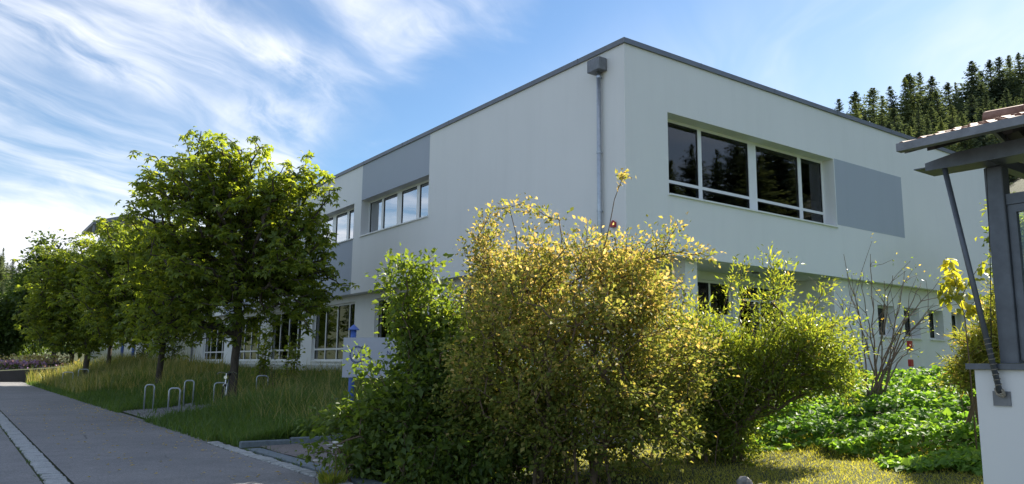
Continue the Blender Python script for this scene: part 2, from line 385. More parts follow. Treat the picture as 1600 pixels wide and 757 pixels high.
# setts: two rows of granite blocks, each its own piece
def setts(name, x0, x1, y0, y1, wid, seed, zt):
    rr = random.Random(seed)
    base = MB().box(x0 - .02, x1 + .02, y0, y1, -.12, zt - .024).build(name, M['soil'], None, 'structure')
    metas = []
    for k in range(6):
        b = MB(); hw = (x1 - x0) / 2
        b.bbox(-hw * rr.uniform(.86, 1), hw * rr.uniform(.86, 1), -wid * .46, wid * .46, -.08, 0, .012)
        b.v = [(v[0] + rr.uniform(-.008, .008), v[1] + rr.uniform(-.006, .006), v[2] + rr.uniform(-.004, .004)) for v in b.v]
        me = b.mesh('sett'); me.materials.append(M['stone']); metas.append(me)
    y = y0 + wid / 2
    while y < y1:
        o = link('sett', rr.choice(metas), None, base)
        o.location = ((x0 + x1) / 2 + rr.uniform(-.012, .012), y, zt + rr.uniform(-.006, .006))
        o.rotation_euler = (rr.uniform(-.03, .03), rr.uniform(-.03, .03), rr.uniform(-.07, .07)); o.scale = (1, rr.uniform(.9, 1.06), 1)
        y += wid
    return base
setts('sett_strip', 1.19, 1.47, 8.0, 40.0, .155, 3, .016)
setts('sett_edging', 4.37, 4.60, 6.0, 16.6, .19, 5, .018)
sheet('path_edge', np.linspace(4.352, 4.56, 3), np.linspace(16.62, 69, 60), lambda x, y: .004 + 0 * x, M['asphalt'])
MB().box(1.19, 1.47, 40.0, 68.9, -.1, .012).build('sett_strip_far', M['stone'], None, 'structure')
kb = MB()                                                    # kerb between driveway and meadow
for i in range(8): kb.bbox(4.66 + i * .98, 5.63 + i * .98, 15.30, 15.42, -.1 + .03 * i, .12 + .032 * i, .015)
link('kerb', kb.mesh('kerb'), M['drain'], kind='structure')
# gravel stand for the bicycles
sheet('gravel_stand', np.linspace(4.66, 7.3, 16), np.linspace(23.4, 28.0, 24), lambda x, y: ground(x, y) + .03, M['gravel'])
gs = np.stack([RNG.uniform(4.7, 7.25, 1500), RNG.uniform(23.5, 27.9, 1500)], 1)
gz = ground(gs[:, 0], gs[:, 1]) + .035
tet = np.array([[1, 0, -.5], [-.5, .86, -.5], [-.5, -.86, -.5], [0, 0, 1]]) * .8
ss = RNG.uniform(.02, .045, (1500, 1, 1)); V = (np.concatenate([gs, gz[:, None]], 1)[:, None, :] + tet[None] * ss).reshape(-1, 3)
Fb = np.array([[0, 1, 3], [1, 2, 3], [2, 0, 3]]); F = (np.arange(1500)[:, None, None] * 4 + Fb[None]).reshape(-1, 3)
tag(link('gravel', np_mesh('gravel', V, F), M['gravel'], kind='stuff'), 'loose pale gravel on the bicycle stand', 'gravel')
# dark sloping wall where the path turns away
wl_ = MB(); wl_.prism([(-16, -.1), (9.6, -.1), (9.6, 1.34), (6, .98), (1.5, .70), (-16, .45)], 1, 69.0, 69.4)
tag(wl_.build('retaining_wall', M['asphalt_dark']), 'low dark retaining wall closing the far end of the path', 'wall')
sheet('terrace', np.linspace(-16, 9.6, 20), np.linspace(69.4, 104, 30), lambda x, y: np.interp(x, [-16, 1.5, 6, 9.6], [.43, .68, .96, 1.3]) + .02 * (y - 69.4), M['soil'])
# wooded hills
def hill_r(x, y): return np.clip((x - 50) * .40, -3, 66) * sstep(y, -260, -120) + .8 * np.sin(x * .07) + .9 * np.sin(y * .05)
def hill_l(x, y): return np.clip((y - 200) * .20, -3, 40) + 1.2 * np.sin(x * .04)
sheet('hill_behind_building', np.linspace(50, 420, 50), np.linspace(-260, 420, 60), lambda x, y: hill_r(x, y) - 1.0, M['soil'])
sheet('hill_far_left', np.linspace(-420, 49, 40), np.linspace(190, 640, 40), lambda x, y: hill_l(x, y) - 1.5, M['soil'])

# ------------------------------------------------------------------ the school building
XF, YF = 12.0, 12.4
ZT, ZB = 9.05, 4.2
def T(axis, plane, s, d, t): return (plane + d, s, t) if axis == 'X' else (s, plane + d, t)
def facade(axis, plane, s0, s1, t0, t1, holes, thick=.3):
    b = MB(); ss_ = sorted({s0, s1, *[h[i] for h in holes for i in (0, 1)]}); ts = sorted({t0, t1, *[h[i] for h in holes for i in (2, 3)]})
    for a, c in zip(ss_, ss_[1:]):
        for e, g in zip(ts, ts[1:]):
            ms, mt = (a + c) / 2, (e + g) / 2
            if any(h[0] < ms < h[1] and h[2] < mt < h[3] for h in holes): continue
            for d in (0, thick): b.quad(T(axis, plane, a, d, e), T(axis, plane, c, d, e), T(axis, plane, c, d, g), T(axis, plane, a, d, g))
    for h in holes:
        p = [(h[0], h[2]), (h[1], h[2]), (h[1], h[3]), (h[0], h[3])]
        for (a, e), (c, g) in zip(p, p[1:] + p[:1]):
            b.quad(T(axis, plane, a, 0, e), T(axis, plane, c, 0, g), T(axis, plane, c, thick + .1, g), T(axis, plane, a, thick + .1, e))
    return b
def sbox(b, axis, plane, s0, s1, d0, d1, t0, t1):
    p = T(axis, plane, s0, d0, t0); q = T(axis, plane, s1, d1, t1)
    return b.box(min(p[0], q[0]), max(p[0], q[0]), min(p[1], q[1]), max(p[1], q[1]), p[2], q[2])
def window(parent, axis, plane, s0, s1, t0, t1, depth, bars, trans=None, glass='glass', name='window', sill=True, fw=.07, gl_over=None):
    """bars: mullion intervals (s,s); trans: z of the transom's lower edge"""
    f = MB(); d0, d1 = depth, depth + .07
    sbox(f, axis, plane, s0, s1, d0, d1, t0, t0 + fw); sbox(f, axis, plane, s0, s1, d0, d1, t1 - fw, t1)
    edges = [(s0, s0 + fw)] + sorted(bars) + [(s1 - fw, s1)]
    for a, c in edges: sbox(f, axis, plane, a, c, d0 - .004, d1 + .004, t0 + fw, t1 - fw)
    rows = [(t0 + fw, t1 - fw)]
    if trans:
        rows = [(t0 + fw, trans), (trans + .075, t1 - fw)]
        for (a, c), (e, g) in zip(edges, edges[1:]): sbox(f, axis, plane, c, e, d0, d1, trans, trans + .075)
    gk = MB()
    w = f.build(name, M['frame'], parent)
    for i, ((a, c), (e, g)) in enumerate(zip(edges, edges[1:])):
        for t_, u_ in rows:
            fr = MB()                                         # narrow dark gasket round each pane
            for q_ in ((c, e, t_, t_ + .014), (c, e, u_ - .014, u_), (c, c + .014, t_ + .014, u_ - .014), (e - .014, e, t_ + .014, u_ - .014)): sbox(gk, axis, plane, q_[0], q_[1], d0 + .012, d1 - .02, q_[2], q_[3])
            sbox(MBP := MB(), axis, plane, c + .006, e - .006, d0 + .030, d0 + .042, t_ + .006, u_ - .006)
            MBP.build('pane', M[gl_over[i] if gl_over else glass], w)
    gk.build('gasket', M['rubber'], w)
    if sill:
        sbox(sl := MB(), axis, plane, s0 - .02, s1 + .02, -.05, depth - .003, t0 - .045, t0 - .005); sl.build('sill', M['frame'], w)
    return w
B = empty('school_building', (XF, YF, 0), 'long two-storey white plastered school building with overhanging upper floor', 'building')
XE, YE = 30.2, 58.0
# west (left) front of the upper storey
wins = [(21.45, 26.55, 6.33, 7.68), (27.2, 32.3, 6.33, 7.68), (33.0, 38.1, 6.33, 7.68), (38.8, 43.9, 6.33, 7.68), (44.6, 49.7, 6.33, 7.68), (50.4, 55.5, 6.33, 7.68)]
facade('X', XF, YF, YE, ZB, ZT, wins, .30).build('upper_wall', M['plaster'], B)
swin = (13.4, 20.33, 5.67, 7.66)
facade('Y', YF, XF, XE, ZB, ZT, [swin], .30).build('upper_wall', M['plaster'], B)
MB().quad((XE, YF, ZB), (XE, YE, ZB), (XE, YE, ZT), (XE, YF, ZT)).quad((XF, YE, ZB), (XE, YE, ZB), (XE, YE, ZT), (XF, YE, ZT)).build('upper_wall', M['plaster'], B)
MB().box(XF + .003, XE - .003, YF + .003, YE - .003, ZB + .002, ZB + .28).build('soffit', M['plaster'], B)
fl = MB(); o_ = .05
for q in ((XF - o_, XF + .4, YF - o_, YE + o_), (XE - .4, XE + o_, YF - o_, YE + o_), (XF + .4, XE - .4, YF - o_, YF + .4), (XF + .4, XE - .4, YE - .4, YE + o_)): fl.box(*q, ZT - .008, ZT + .115)
fl.build('roof_flashing', M['flash'], B)
MB().box(XF + .35, XE - .35, YF + .35, YE - .35, ZT - .2, ZT - .06).build('roof', M['flash'], B)
# thin flashing joints
for k in range(14): MB().box(XF - .056, XF + .41, 14.0 + 3.1 * k, 14.03 + 3.1 * k, ZT - .012, ZT + .119).build('flashing_seam', M['flash'], B)
for k in range(6): MB().box(14.6 + 3.0 * k, 14.63 + 3.0 * k, YF - .056, YF + .41, ZT - .012, ZT + .119).build('flashing_seam', M['flash'], B)
# coloured render fields (alternately above and below the windows)
def field(axis, plane, s0, s1, t0, t1):
    sbox(b := MB(), axis, plane, s0, s1, -.004, .02, t0, t1); b.build('grey_render_field', M['grey_plaster'], B)
for i, h in enumerate(wins):
    if i % 2 == 0: field('X', XF, h[0], h[1], h[3], ZT - .01)
    else: field('X', XF, h[0], h[1], ZB, h[2] - .05)
field('Y', YF, 20.36, 24.07, 5.72, 7.68)
inner = MB().box(XF + 6, XF + 6.1, YF + 3.2, YE - .5, ZB + .3, ZT - .25).box(XF + .5, XE - .5, YF + 6.0, YF + 6.1, ZB + .3, ZT - .25)
for y in (20.8, 27.0, 32.7, 38.4, 44.2, 50.1): inner.box(XF + .5, XF + 6, y - .06, y + .06, ZB + .3, ZT - .25)
inner.box(XF + .45, XF + 1.0, YF + .5, YF + .52, ZB + .3, ZT - .25)
inner.build('room_wall', M['inside'], B)
# west upper windows
def ysx(px, X): return onx(px, 330, X)[1]
b1 = sorted([tuple(sorted((ysx(600.5, 12.36), ysx(597.5, 12.36)))), tuple(sorted((ysx(621.5, 12.36), ysx(628.5, 12.36)))), tuple(sorted((ysx(652, 12.36), ysx(656.5, 12.36))))])
rel = [(a - 21.45, b - 21.45) for a, b in b1]
for i, h in enumerate(wins):
    window(B, 'X', XF, h[0], h[1], h[2], h[3], .33, [(h[0] + a, h[0] + b) for a, b in rel], None, 'glass_bright')
    bl = MB(); gap = .55 if i == 0 else 0
    bl.box(XF + .50, XF + .52, h[0] + .02, h[1] - gap, h[2] + .02, h[3] + .1); bl.build('window_blind', M['blind'], B)
# south upper window
def xsy(px, Y): return ony(px, 270, Y)[0]
YP = YF + .37 + .035
bs = [(xsy(1089.5, YP), xsy(1095, YP)), (xsy(1168, YP), xsy(1180, YP)), (xsy(1245, YP), xsy(1250, YP))]
window(B, 'Y', YF, *swin, .37, bs, 6.05)
for (a, c) in ((19.15, 19.75), (13.6, 14.0)):                # curtains gathered at the window's ends
    n = 16; cur = MB()
    for i in range(n):
        s0_, s1_ = a + (c - a) * i / n, a + (c - a) * (i + 1) / n
        d0_, d1_ = .62 + .05 * math.sin(i * 1.7), .62 + .05 * math.sin((i + 1) * 1.7)
        cur.quad((s0_, YF + d0_, 5.5), (s1_, YF + d1_, 5.5), (s1_, YF + d1_, 7.8), (s0_, YF + d0_, 7.8))
    cur.build('curtain', M['curtain'], B)
# lower storey, west
XL = 12.45
lw = [(15.5, 20.4, 1.72, 3.98), (21.5, 26.0, 1.72, 3.98), (27.75, 32.0, 1.72, 3.98), (33.3, 37.5, 1.72, 3.98), (38.9, 42.9, 1.72, 3.98), (45.1, 49.6, 1.72, 3.98)]
facade('X', XL, 14.0, 52.0, 1.55, ZB, lw, .25).build('lower_wall', M['plaster'], B)
MB().box(XL - .025, XL + .3, 13.97, 52.0, -.4, 1.55).build('plinth', M['plinth'], B)
for h in lw:
    L_ = h[1] - h[0]
    bars = [(h[0] + L_ * f_ - .045, h[0] + L_ * f_ + .045) for f_ in (.17, .44, .72)]
    window(B, 'X', XL, *h, .12, bars, 2.16, 'glass_mid')
    n = 70
    cu = MB()
    for i in range(n):
        a, c = h[0] + L_ * i / n, h[0] + L_ * (i + 1) / n
        if .33 < i / n < .42 or .74 < i / n < .8: continue
        d0_, d1_ = XL + .42 + .035 * math.sin(i * 1.9), XL + .42 + .035 * math.sin((i + 1) * 1.9)
        cu.quad((d0_, a, 1.4), (d1_, c, 1.4), (d1_, c, 4.15), (d0_, a, 4.15))
    cu.build('curtain', M['curtain'], B)
MB().box(XL + 5, XL + 5.1, 14.5, 51.8, -.3, ZB - .01).build('room_wall', M['inside'], B)
MB().box(XL + .4, XE - .4, 14.5, 57.5, 1.0, 1.2).build('room_floor', M['inside'], B)
# lower storey, south: recessed entrance, then a wall with four small windows
YL, YR = 12.66, 14.0
facade('Y', YR, XL, 20.4, -.4, ZB, [(15.9, 17.6, 3.0, 3.98), (17.9, 19.9, 1.45, 3.98)], .25).build('lower_wall', M['plaster'], B)
window(B, 'Y', YR, 15.9, 17.6, 3.0, 3.98, .08, [(16.7, 16.76)])
dw = window(B, 'Y', YR, 17.9, 19.9, 1.45, 3.98, .08, [(18.86, 18.94)], 3.5, name='entrance_door', sill=False)
MB().box(16.02, 16.28, YR + .085, YR + .09, 3.62, 3.80).build('paper_notice', M['white'], B)
MB().quad((20.4, YL, -.4), (20.4, YR + .25, -.4), (20.4, YR + .25, ZB), (20.4, YL, ZB)).build('lower_wall', M['plaster'], B)
sw = [(a, a + .95, 2.62, 3.56) for a in (22.68, 24.2, 25.74, 27.26)]
facade('Y', YL, 20.4, XE, -.4, ZB, sw, .25).build('lower_wall', M['plaster'], B)
for h in sw: window(B, 'Y', YL, *h, .29, [], None, fw=.06)
MB().quad((XE, YL, -.4), (XE, 52, -.4), (XE, 52, ZB), (XE, YL, ZB)).build('lower_wall', M['plaster'], B)
MB().box(14.25, 14.68, 12.72, 13.15, .0, ZB).build('pier', M['plaster'], B)
MB().box(XL + .3, 20.3, 20.0, 20.1, -.3, ZB).build('room_wall', M['inside'], B)
MB().box(20.6, XE - .1, 16.0, 16.1, -.3, ZB).build('room_wall', M['inside'], B)
MB().tube([(17.6, 13.2, 4.19), (17.6, 13.2, 4.16)], .1, 12).build('soffit_lamp', M['zinc_dark'], B)
# downpipe with hopper box
dp = MB().tube([(11.90, 13.18, 8.62), (11.90, 13.18, 3.6), (12.0, 13.2, 3.45), (12.3, 13.3, 3.3), (12.36, 13.6, 3.1)], .052, 12)
d_ = dp.build('downpipe', M['zinc'], B, smooth=True)
for z in (8.40, 6.55, 5.15): MB().tube([(11.90, 13.18, z), (11.90, 13.18, z + .05)], .062, 12).box(11.94, 12.0, 13.165, 13.195, z + .01, z + .04).build('pipe_clamp', M['zinc'], d_)
MB().bbox(11.72, 11.995, 12.98, 13.40, 8.55, 8.86, .015).build('hopper_box', M['zinc_dark'], d_)
# end of the west front
MB().tube([(12.36, 51.9, 4.15), (12.36, 51.9, .9)], .055, 8).build('downpipe', M['zinc_dark'], B)
MB().box(13.0, 13.2, 52.0, 58.0, 0, ZB).build('end_wall', M['white'], B)
al = empty('alarm_lamp', (11.98, 12.78, 4.8), 'small red alarm lamp on the white wall below the downpipe', 'alarm lamp')
MB().bbox(11.90, 11.999, 12.71, 12.85, 4.74, 4.87, .02).build('housing', M['red'], al)
MB().tube([(11.95, 12.78, 4.87), (11.95, 12.78, 4.895)], .03, 8).build('lens', M['red'], al)

# low annex beyond with blue posts, tower, far house
A = empty('annex', (14, 58, 0), 'low white annex beyond the long school front behind the trees', 'building')
MB().box(14, 24, 58.2, 74, 0, 4.1).build('wall', M['white'], A)
MB().box(11.6, 24.3, 57.9, 74.3, 4.1, 4.32).build('roof', M['flash'], A)
for k in range(20): MB().box(13.965, 14.0, 58.6 + k * .76, 58.66 + k * .76, .9, 4.08).build('batten', M['white'], A)
for px_ in (170, 187.5, 205): 
    y_ = onx(px_, 585, 11.9)[1]
    MB().tube([(11.9, y_, .3), (11.9, y_, 4.1)], .13, 10).build('post', M['blue'], A)
Tw = empty('roof_tower', (12, 80, 0), 'tower with tilted metal roof rising above the tree tops', 'tower')
MB().box(10.4, 15, 78, 83, 0, 13.2).build('wall', M['white'], Tw)
MB().prism([(9.1, 13.85), (11.9, 14.75), (15.8, 14.5), (15.8, 14.25), (11.9, 14.35), (9.1, 13.55)], 1, 76.4, 84).build('roof', M['zinc_dark'], Tw)
MB().prism([(10.3, 13.2), (11.7, 13.2), (11.9, 14.2), (11.5, 14.2)], 1, 77.2, 77.9).build('slanted_panel', M['white'], Tw)
MB().box(9.15, 9.3, 76.6, 76.8, 12.9, 13.6).box(9.15, 10.5, 76.6, 76.8, 12.75, 12.92).build('bracket', M['zinc_dark'], Tw)
MB().box(12.2, 14.8, 77.4, 77.9, 13.2, 14.2).build('louvre', M['flash'], Tw)
H = empty('far_house', (0, 150, 0), 'pale house with grey roof at the far left edge', 'house')
MB().box(-9, 3.4, 150, 160, 0, 10.5).build('wall', M['white'], H)
MB().prism([(-9.6, 10.4), (4.0, 10.4), (4.0, 10.8), (-2.8, 14.6), (-9.6, 10.8)], 1, 149.4, 160.6).build('roof', M['zinc'], H)
for zz_ in (3.2, 7.0):
    for x_ in (-7.5, -4.5, -1.5, 1.3): 
        w_ = MB().box(x_, x_ + 1.2, 149.95, 150.0, zz_, zz_ + 1.5).build('window', M['frame'], H); MB().box(x_ + .1, x_ + 1.1, 149.93, 149.948, zz_ + .1, zz_ + 1.4).build('pane', M['steel'], w_)

# ------------------------------------------------------------------ glazed porch on the right
PX0, PX1, PY0, PY1 = 7.75, 10.15, .3, 3.43
P = empty('glazed_porch', (PX0, PY1, 0), 'glazed porch with white base wall, dark steel frame and clay tiled roof', 'porch')
MB().box(PX0, PX0 + .22, PY0, PY1, -.1, 1.615).box(PX1 - .22, PX1, PY0, PY1, -.1, 1.615).box(PX0 + .22, PX1 - .22, PY1 - .22, PY1, -.1, 1.615).build('base_wall', M['plaster'], P)
cp = MB(); cp.box(PX0 - .04, PX0 + .26, PY0, PY1 + .06, 1.618, 1.672).box(PX1 - .26, PX1 + .04, PY0, PY1 + .06, 1.618, 1.672).box(PX0 + .26, PX1 - .26, PY1 - .26, PY1 + .06, 1.618, 1.672)
cp.build('wall_cap', M['steel'], P)
def ibeam(b, x, y, z0, z1, w=.15, t=.014):                   # upright H section
    b.box(x, x + w, y, y + t, z0, z1); b.box(x, x + w, y + w - t, y + w, z0, z1); b.box(x + w / 2 - t / 2, x + w / 2 + t / 2, y + t, y + w - t, z0, z1)
for (x_, y_) in ((PX0 + .02, 3.06), (PX1 - .17, 3.06), (PX0 + .02, .32), (PX1 - .17, .32)):
    b = MB(); b.bbox(x_, x_ + .15, y_, y_ + .155, 1.675, 3.5, .008); b.build('post', M['steel'], P)
# window frames between the posts
def pframe(x, y0, y1, z0, z1):
    f = MB(); f.box(x, x + .06, y0, y1, z0, z0 + .07).box(x, x + .06, y0, y1, z1 - .07, z1).box(x, x + .06, y0, y0 + .07, z0 + .07, z1 - .07).box(x, x + .06, y1 - .07, y1, z0 + .07, z1 - .07)
    w = f.build('window', M['steel'], P); MB().box(x + .025, x + .035, y0 + .065, y1 - .065, z0 + .065, z1 - .065).build('pane', M['glass'], w)
for x_ in (PX0 + .06, PX1 - .12):
    pframe(x_, .50, 1.72, 1.70, 3.12); pframe(x_, 1.80, 3.055, 1.70, 3.12)
    MB().box(x_ - .01, x_ + .07, .48, 3.058, 3.125, 3.225).build('rail', M['steel'], P)
    MB().box(x_ - .01, x_ + .07, 1.722, 1.798, 1.675, 3.124).build('post', M['steel'], P)
# top beams with flanges, cantilevered past the far posts
for x_, sgn in ((7.46, 1), (10.36, -1)):
    b = MB()
    b.prism([(3.60, 3.50), (3.60, 3.575), (3.30, 3.625), (.1, 3.64), (.1, 3.49), (3.2, 3.49)], 0, x_, x_ + .016)
    bo = b.build('eaves_beam', M['steel'], P)
    f = MB(); a_, c_ = (x_ + .018, x_ + .42) if sgn > 0 else (x_ - .42, x_ - .002)
    f.prism([(.1, 3.475), (3.72, 3.535), (3.72, 3.545), (.1, 3.487)], 0, a_, c_); f.build('flange', M['steel'], bo)
for y_ in (3.12, 1.75, .38): MB().box(7.50, 10.34, y_ - .05, y_ + .05, 3.50, 3.60).build('tie_beam', M['steel'], P)
XR, ZR, ZE, XEV = 8.95, 4.285, 3.70, 7.12                      # ridge and eaves
sl = (ZR - ZE) / (XR - XEV)
for y_ in (3.40, 2.75, 2.1, 1.45, .8, .2):
    for sg in (-1, 1):
        b = MB(); b.prism([(XR + sg * (XR - XEV - .06), ZE - .085), (XR + sg * (XR - XEV - .06), ZE - .015), (XR, ZR - .03), (XR, ZR - .11)], 1, y_ - .035, y_ + .035); b.build('rafter', M['wood'], P)
for sg in (-1, 1):
    for k in range(9):
        u0, u1 = .06 + k * .205, .06 + k * .205 + .17
        xa, xb = XR + sg * u0, XR + sg * u1
        b = MB(); b.prism([(xa, ZR - sl * u0 - .028), (xb, ZR - sl * u1 - .028), (xb, ZR - sl * u1 - .008), (xa, ZR - sl * u0 - .008)], 1, .1, 3.56); b.build('roof_batten', M['wood'], P)
# clay tiles: one mesh shared by all
tw, tl = .30, .40
tm = MB(); n = 8
prof = [(-.150, .026), (-.115, .030), (-.09, .012), (.0, .008), (.09, .010), (.12, .030), (.150, .022)]
top = [(p[0], p[1]) for p in prof]; bot = [(p[0], p[1] - .018) for p in reversed(prof)]
tm.prism([(q[0], q[1]) for q in top + bot], 0, 0, tl)       # length along local X, width along local Y
tme = tm.mesh('roof_tile'); tme.materials.append(M['tile'])
ang = math.atan(sl)
for sg in (-1, 1):
    for r_ in range(5):
        for c_ in range(12):
            o = link('roof_tile', tme, None, P)
            u = (XR - XEV + .06) - r_ * .355
            o.location = Vector((XR + sg * u, .18 + c_ * tw - 0.02 * 0, ZR - sl * u + .004 + .008 * 1)) - P.location
            tilt = ang - .05
            o.rotation_euler = (random.uniform(-.012, .012), -tilt + random.uniform(-.008, .008), 0) if sg < 0 else (0, -tilt, math.pi)
for c_ in range(9):
    MB().tube([(XR, .02 + c_ * .4, ZR + .015), (XR, .43 + c_ * .4, ZR + .028)], [.09, .10], 8).build('ridge_tile', M['tile'], P, smooth=True)
# gutters, verge board
for sg in (-1, 1):
    x0 = XR + sg * (XR - XEV + .055)
    g = MB(); xo, xi = x0 + sg * .085, x0
    t_ = .006
    for a, c, e, f_ in ((min(xo, xi), max(xo, xi), ZE - .085, ZE - .085 + t_), (min(xo, xo - sg * t_), max(xo, xo - sg * t_), ZE - .085 + t_, ZE - .01), (min(xi, xi + sg * t_), max(xi, xi + sg * t_), ZE - .085 + t_, ZE - .01)): g.box(a, c, .02, 3.62, e, f_)
    g.box(min(xo, xi) + .0065, max(xo, xi) - .0065, 3.61, 3.616, ZE - .078, ZE - .01)
    gg = g.build('gutter', M['zinc_dark'], P)
    MB().box(min(xo, xi) - .008, max(xo, xi) + .004, 1.95, 2.0, ZE - .093, ZE - .002).build('gutter_joint', M['zinc_dark'], gg)
    MB().prism([(XR + sg * (XR - XEV + .03), ZE - .09), (XR + sg * (XR - XEV + .03), ZE + .005), (XR, ZR - .002), (XR, ZR - .10)], 1, 3.565, 3.60).build('verge_board', M['zinc_dark'], P)
# outside strut with knotted rope and wall plate, hanging cable
s0_ = onx(1476, 264, 7.50); s1_ = onx(1562, 612, 7.70)
strut = MB().tube([s0_, s1_], .026, 8).build('strut', M['steel'], P, smooth=True)
MB().box(7.735, 7.752, 3.14, 3.285, 1.295, 1.425).build('wall_plate', M['zinc_dark'], P)
kn = MB()
for k in range(4):
    a0 = random.random() * 6
    kn.tube([(7.705 + .018 * math.sin(i * .8 + a0), s1_[1] + .035 * math.cos(i * .785 + k * .3), s1_[2] - .005 + (.020 + .008 * k) * math.sin(i * .785 + k * .5)) for i in range(9)], .0085, 6)
dv = np.array(s1_) - np.array(s0_)
for k in range(10):
    c_ = np.array(s1_) - dv * (.02 + .022 * k)
    kn.tube([c_ + np.array([.028 * math.cos(a_), .028 * math.sin(a_), .03 * a_ / 6.3]) for a_ in np.linspace(0, 6.28, 9)], .0035, 5)
kn.build('rope_knot', M['rope'], P, smooth=True)
MB().tube([onx(1541, 262, 7.66), onx(1547, 400, 7.68), onx(1549, 560, 7.69)], .004, 5).build('cable', M['rubber'], P)
# pale banner leaning inside the porch
MB().prism([(1.5, 1.2), (2.75, 1.2), (2.72, 2.25), (2.70, 2.25)], 0, 8.6, 8.63).build('leaning_board', M['white'], P)

# ------------------------------------------------------------------ sign, bicycle stands, bicycle, marker post, boulder
sp0 = onx(548, 622, 7.0); sg_ang = math.atan2(-2.05, .75)
dirv = Vector((.60, -.80, 0)).normalized(); nrm = Vector((-dirv.y * -1, 0, 0))
zg = float(ground(sp0[0], sp0[1]))
G = empty('school_sign', (sp0[0], sp0[1], zg), 'grey school sign panel on a blue post with small pointed cap', 'sign')
MB().tube([(sp0[0], sp0[1], zg - .1), (sp0[0], sp0[1], 2.36)], .062, 14).build('post', M['blue'], G, smooth=True)
MB().tube([(sp0[0], sp0[1], 2.325), (sp0[0], sp0[1], 2.345), (sp0[0], sp0[1], 2.44)], [.12, .115, .012], 14).build('post_cap', M['blue'], G)
nv = Vector((dirv.y, -dirv.x, 0))                             # towards the camera side
if nv.dot(Vector((-7, -15.6, 0))) < 0: nv = -nv
o3 = Vector((sp0[0], sp0[1], 0)) + nv * .075
def pan(a0, a1, d0, d1, z0, z1):
    b = MB(); ps = [o3 + dirv * a + nv * d for a, d in ((a0, d0), (a1, d0), (a1, d1), (a0, d1))]
    b.v = [(p.x, p.y, z0) for p in ps] + [(p.x, p.y, z1) for p in ps]
    b.f = [(0, 3, 2, 1), (4, 5, 6, 7), (0, 1, 5, 4), (1, 2, 6, 5), (2, 3, 7, 6), (3, 0, 4, 7)]; return b
panel = pan(-.17, 1.75, 0, .035, 1.32, 2.16).build('panel', M['sign'], G)
MB().tube([o3 + dirv * 1.6 + Vector((0, 0, zg - .1)) - nv * .075, o3 + dirv * 1.6 - nv * .075 + Vector((0, 0, 2.3))], .062, 14).build('post', M['blue'], G, smooth=True)
lg = MB()                                                     # ring emblem
cc = o3 + dirv * .17 + nv * .0385 + Vector((0, 0, 1.80))
for k in range(28):
    a, c = 2 * math.pi * k / 28, 2 * math.pi * (k + .8) / 28
    def rp(t, r_): return cc + dirv * (math.cos(t) * r_) + Vector((0, 0, math.sin(t) * r_))
    lg.quad(rp(a, .145), rp(c, .145), rp(c, .185), rp(a, .185))
lg.build('emblem', M['print'], panel)
def text(body, size, a, z):
    cu = bpy.data.curves.new('lettering', 'FONT'); cu.body = body; cu.size = size; cu.space_character = 1.6
    to = bpy.data.objects.new('tmp', cu); C.objects.link(to); bpy.context.view_layer.update()
    me = bpy.data.meshes.new_from_object(to.evaluated_get(bpy.context.evaluated_depsgraph_get())); bpy.data.objects.remove(to)
    mm = Matrix((( dirv.x, 0, nv.x, 0), (dirv.y, 0, nv.y, 0), (0, 1, 0, 0), (0, 0, 0, 1)))
    me.transform(mm); me.transform(Matrix.Translation(o3 + dirv * a + nv * .039 + Vector((0, 0, z))))
    return link('lettering', me, M['print'], panel)
text('N D B', .125, .86, 1.80)

def rack(name, x, y, ang, h, w, label):
    z = float(ground(x, y)); b = MB(); pts = []; r_ = .09
    ca, sa = math.cos(ang), math.sin(ang)
    prof = [(-w / 2, -.12), (-w / 2, h - r_)] + [(-w / 2 + r_ - r_ * math.cos(t), h - r_ + r_ * math.sin(t)) for t in (.4, .8, 1.2, 1.57)] + \
           [(w / 2 - r_ + r_ * math.sin(t), h - r_ + r_ * math.cos(t)) for t in (0, .4, .8, 1.2)] + [(w / 2, h - r_), (w / 2, -.12)]
    me = MB().tube([(x + a * ca, y + a * sa, z + c) for a, c in prof], .024, 8).mesh(name, True)
    o = link(name, me, M['zinc'])
    return tag(o, label, 'bicycle rack', 'steel hoops for parking bicycles')
rack('bicycle_rack', *onz(270, 651, .03)[:2], R(-20), .80, .30, 'steel bicycle hoop nearest the path on the pale gravel')
rack('bicycle_rack', *onz(293, 641, .07)[:2], R(-20), .84, .28, 'steel bicycle hoop just behind the nearest one on the gravel')
rack('bicycle_rack', *onz(231.5, 641, .06)[:2], R(-20), .82, .27, 'steel bicycle hoop at the left end of the gravel stand')
rack('bicycle_rack', *onz(342, 633, .28)[:2], R(-20), .72, .34, 'steel bicycle hoop in front of the parked bicycle')
rack('bicycle_rack', *onz(408, 626, .36)[:2], R(-20), .66, .36, 'steel bicycle hoop standing in tall grass right of the trunk')
rack('bicycle_rack', *onz(104, 609, .05)[:2], R(-20), .92, .5, 'thin steel hoop far along the path beside the left trunk')
rack('bicycle_rack', *onz(128, 606, .10)[:2], R(-20), .92, .5, 'thin steel hoop right of the far left trunk')

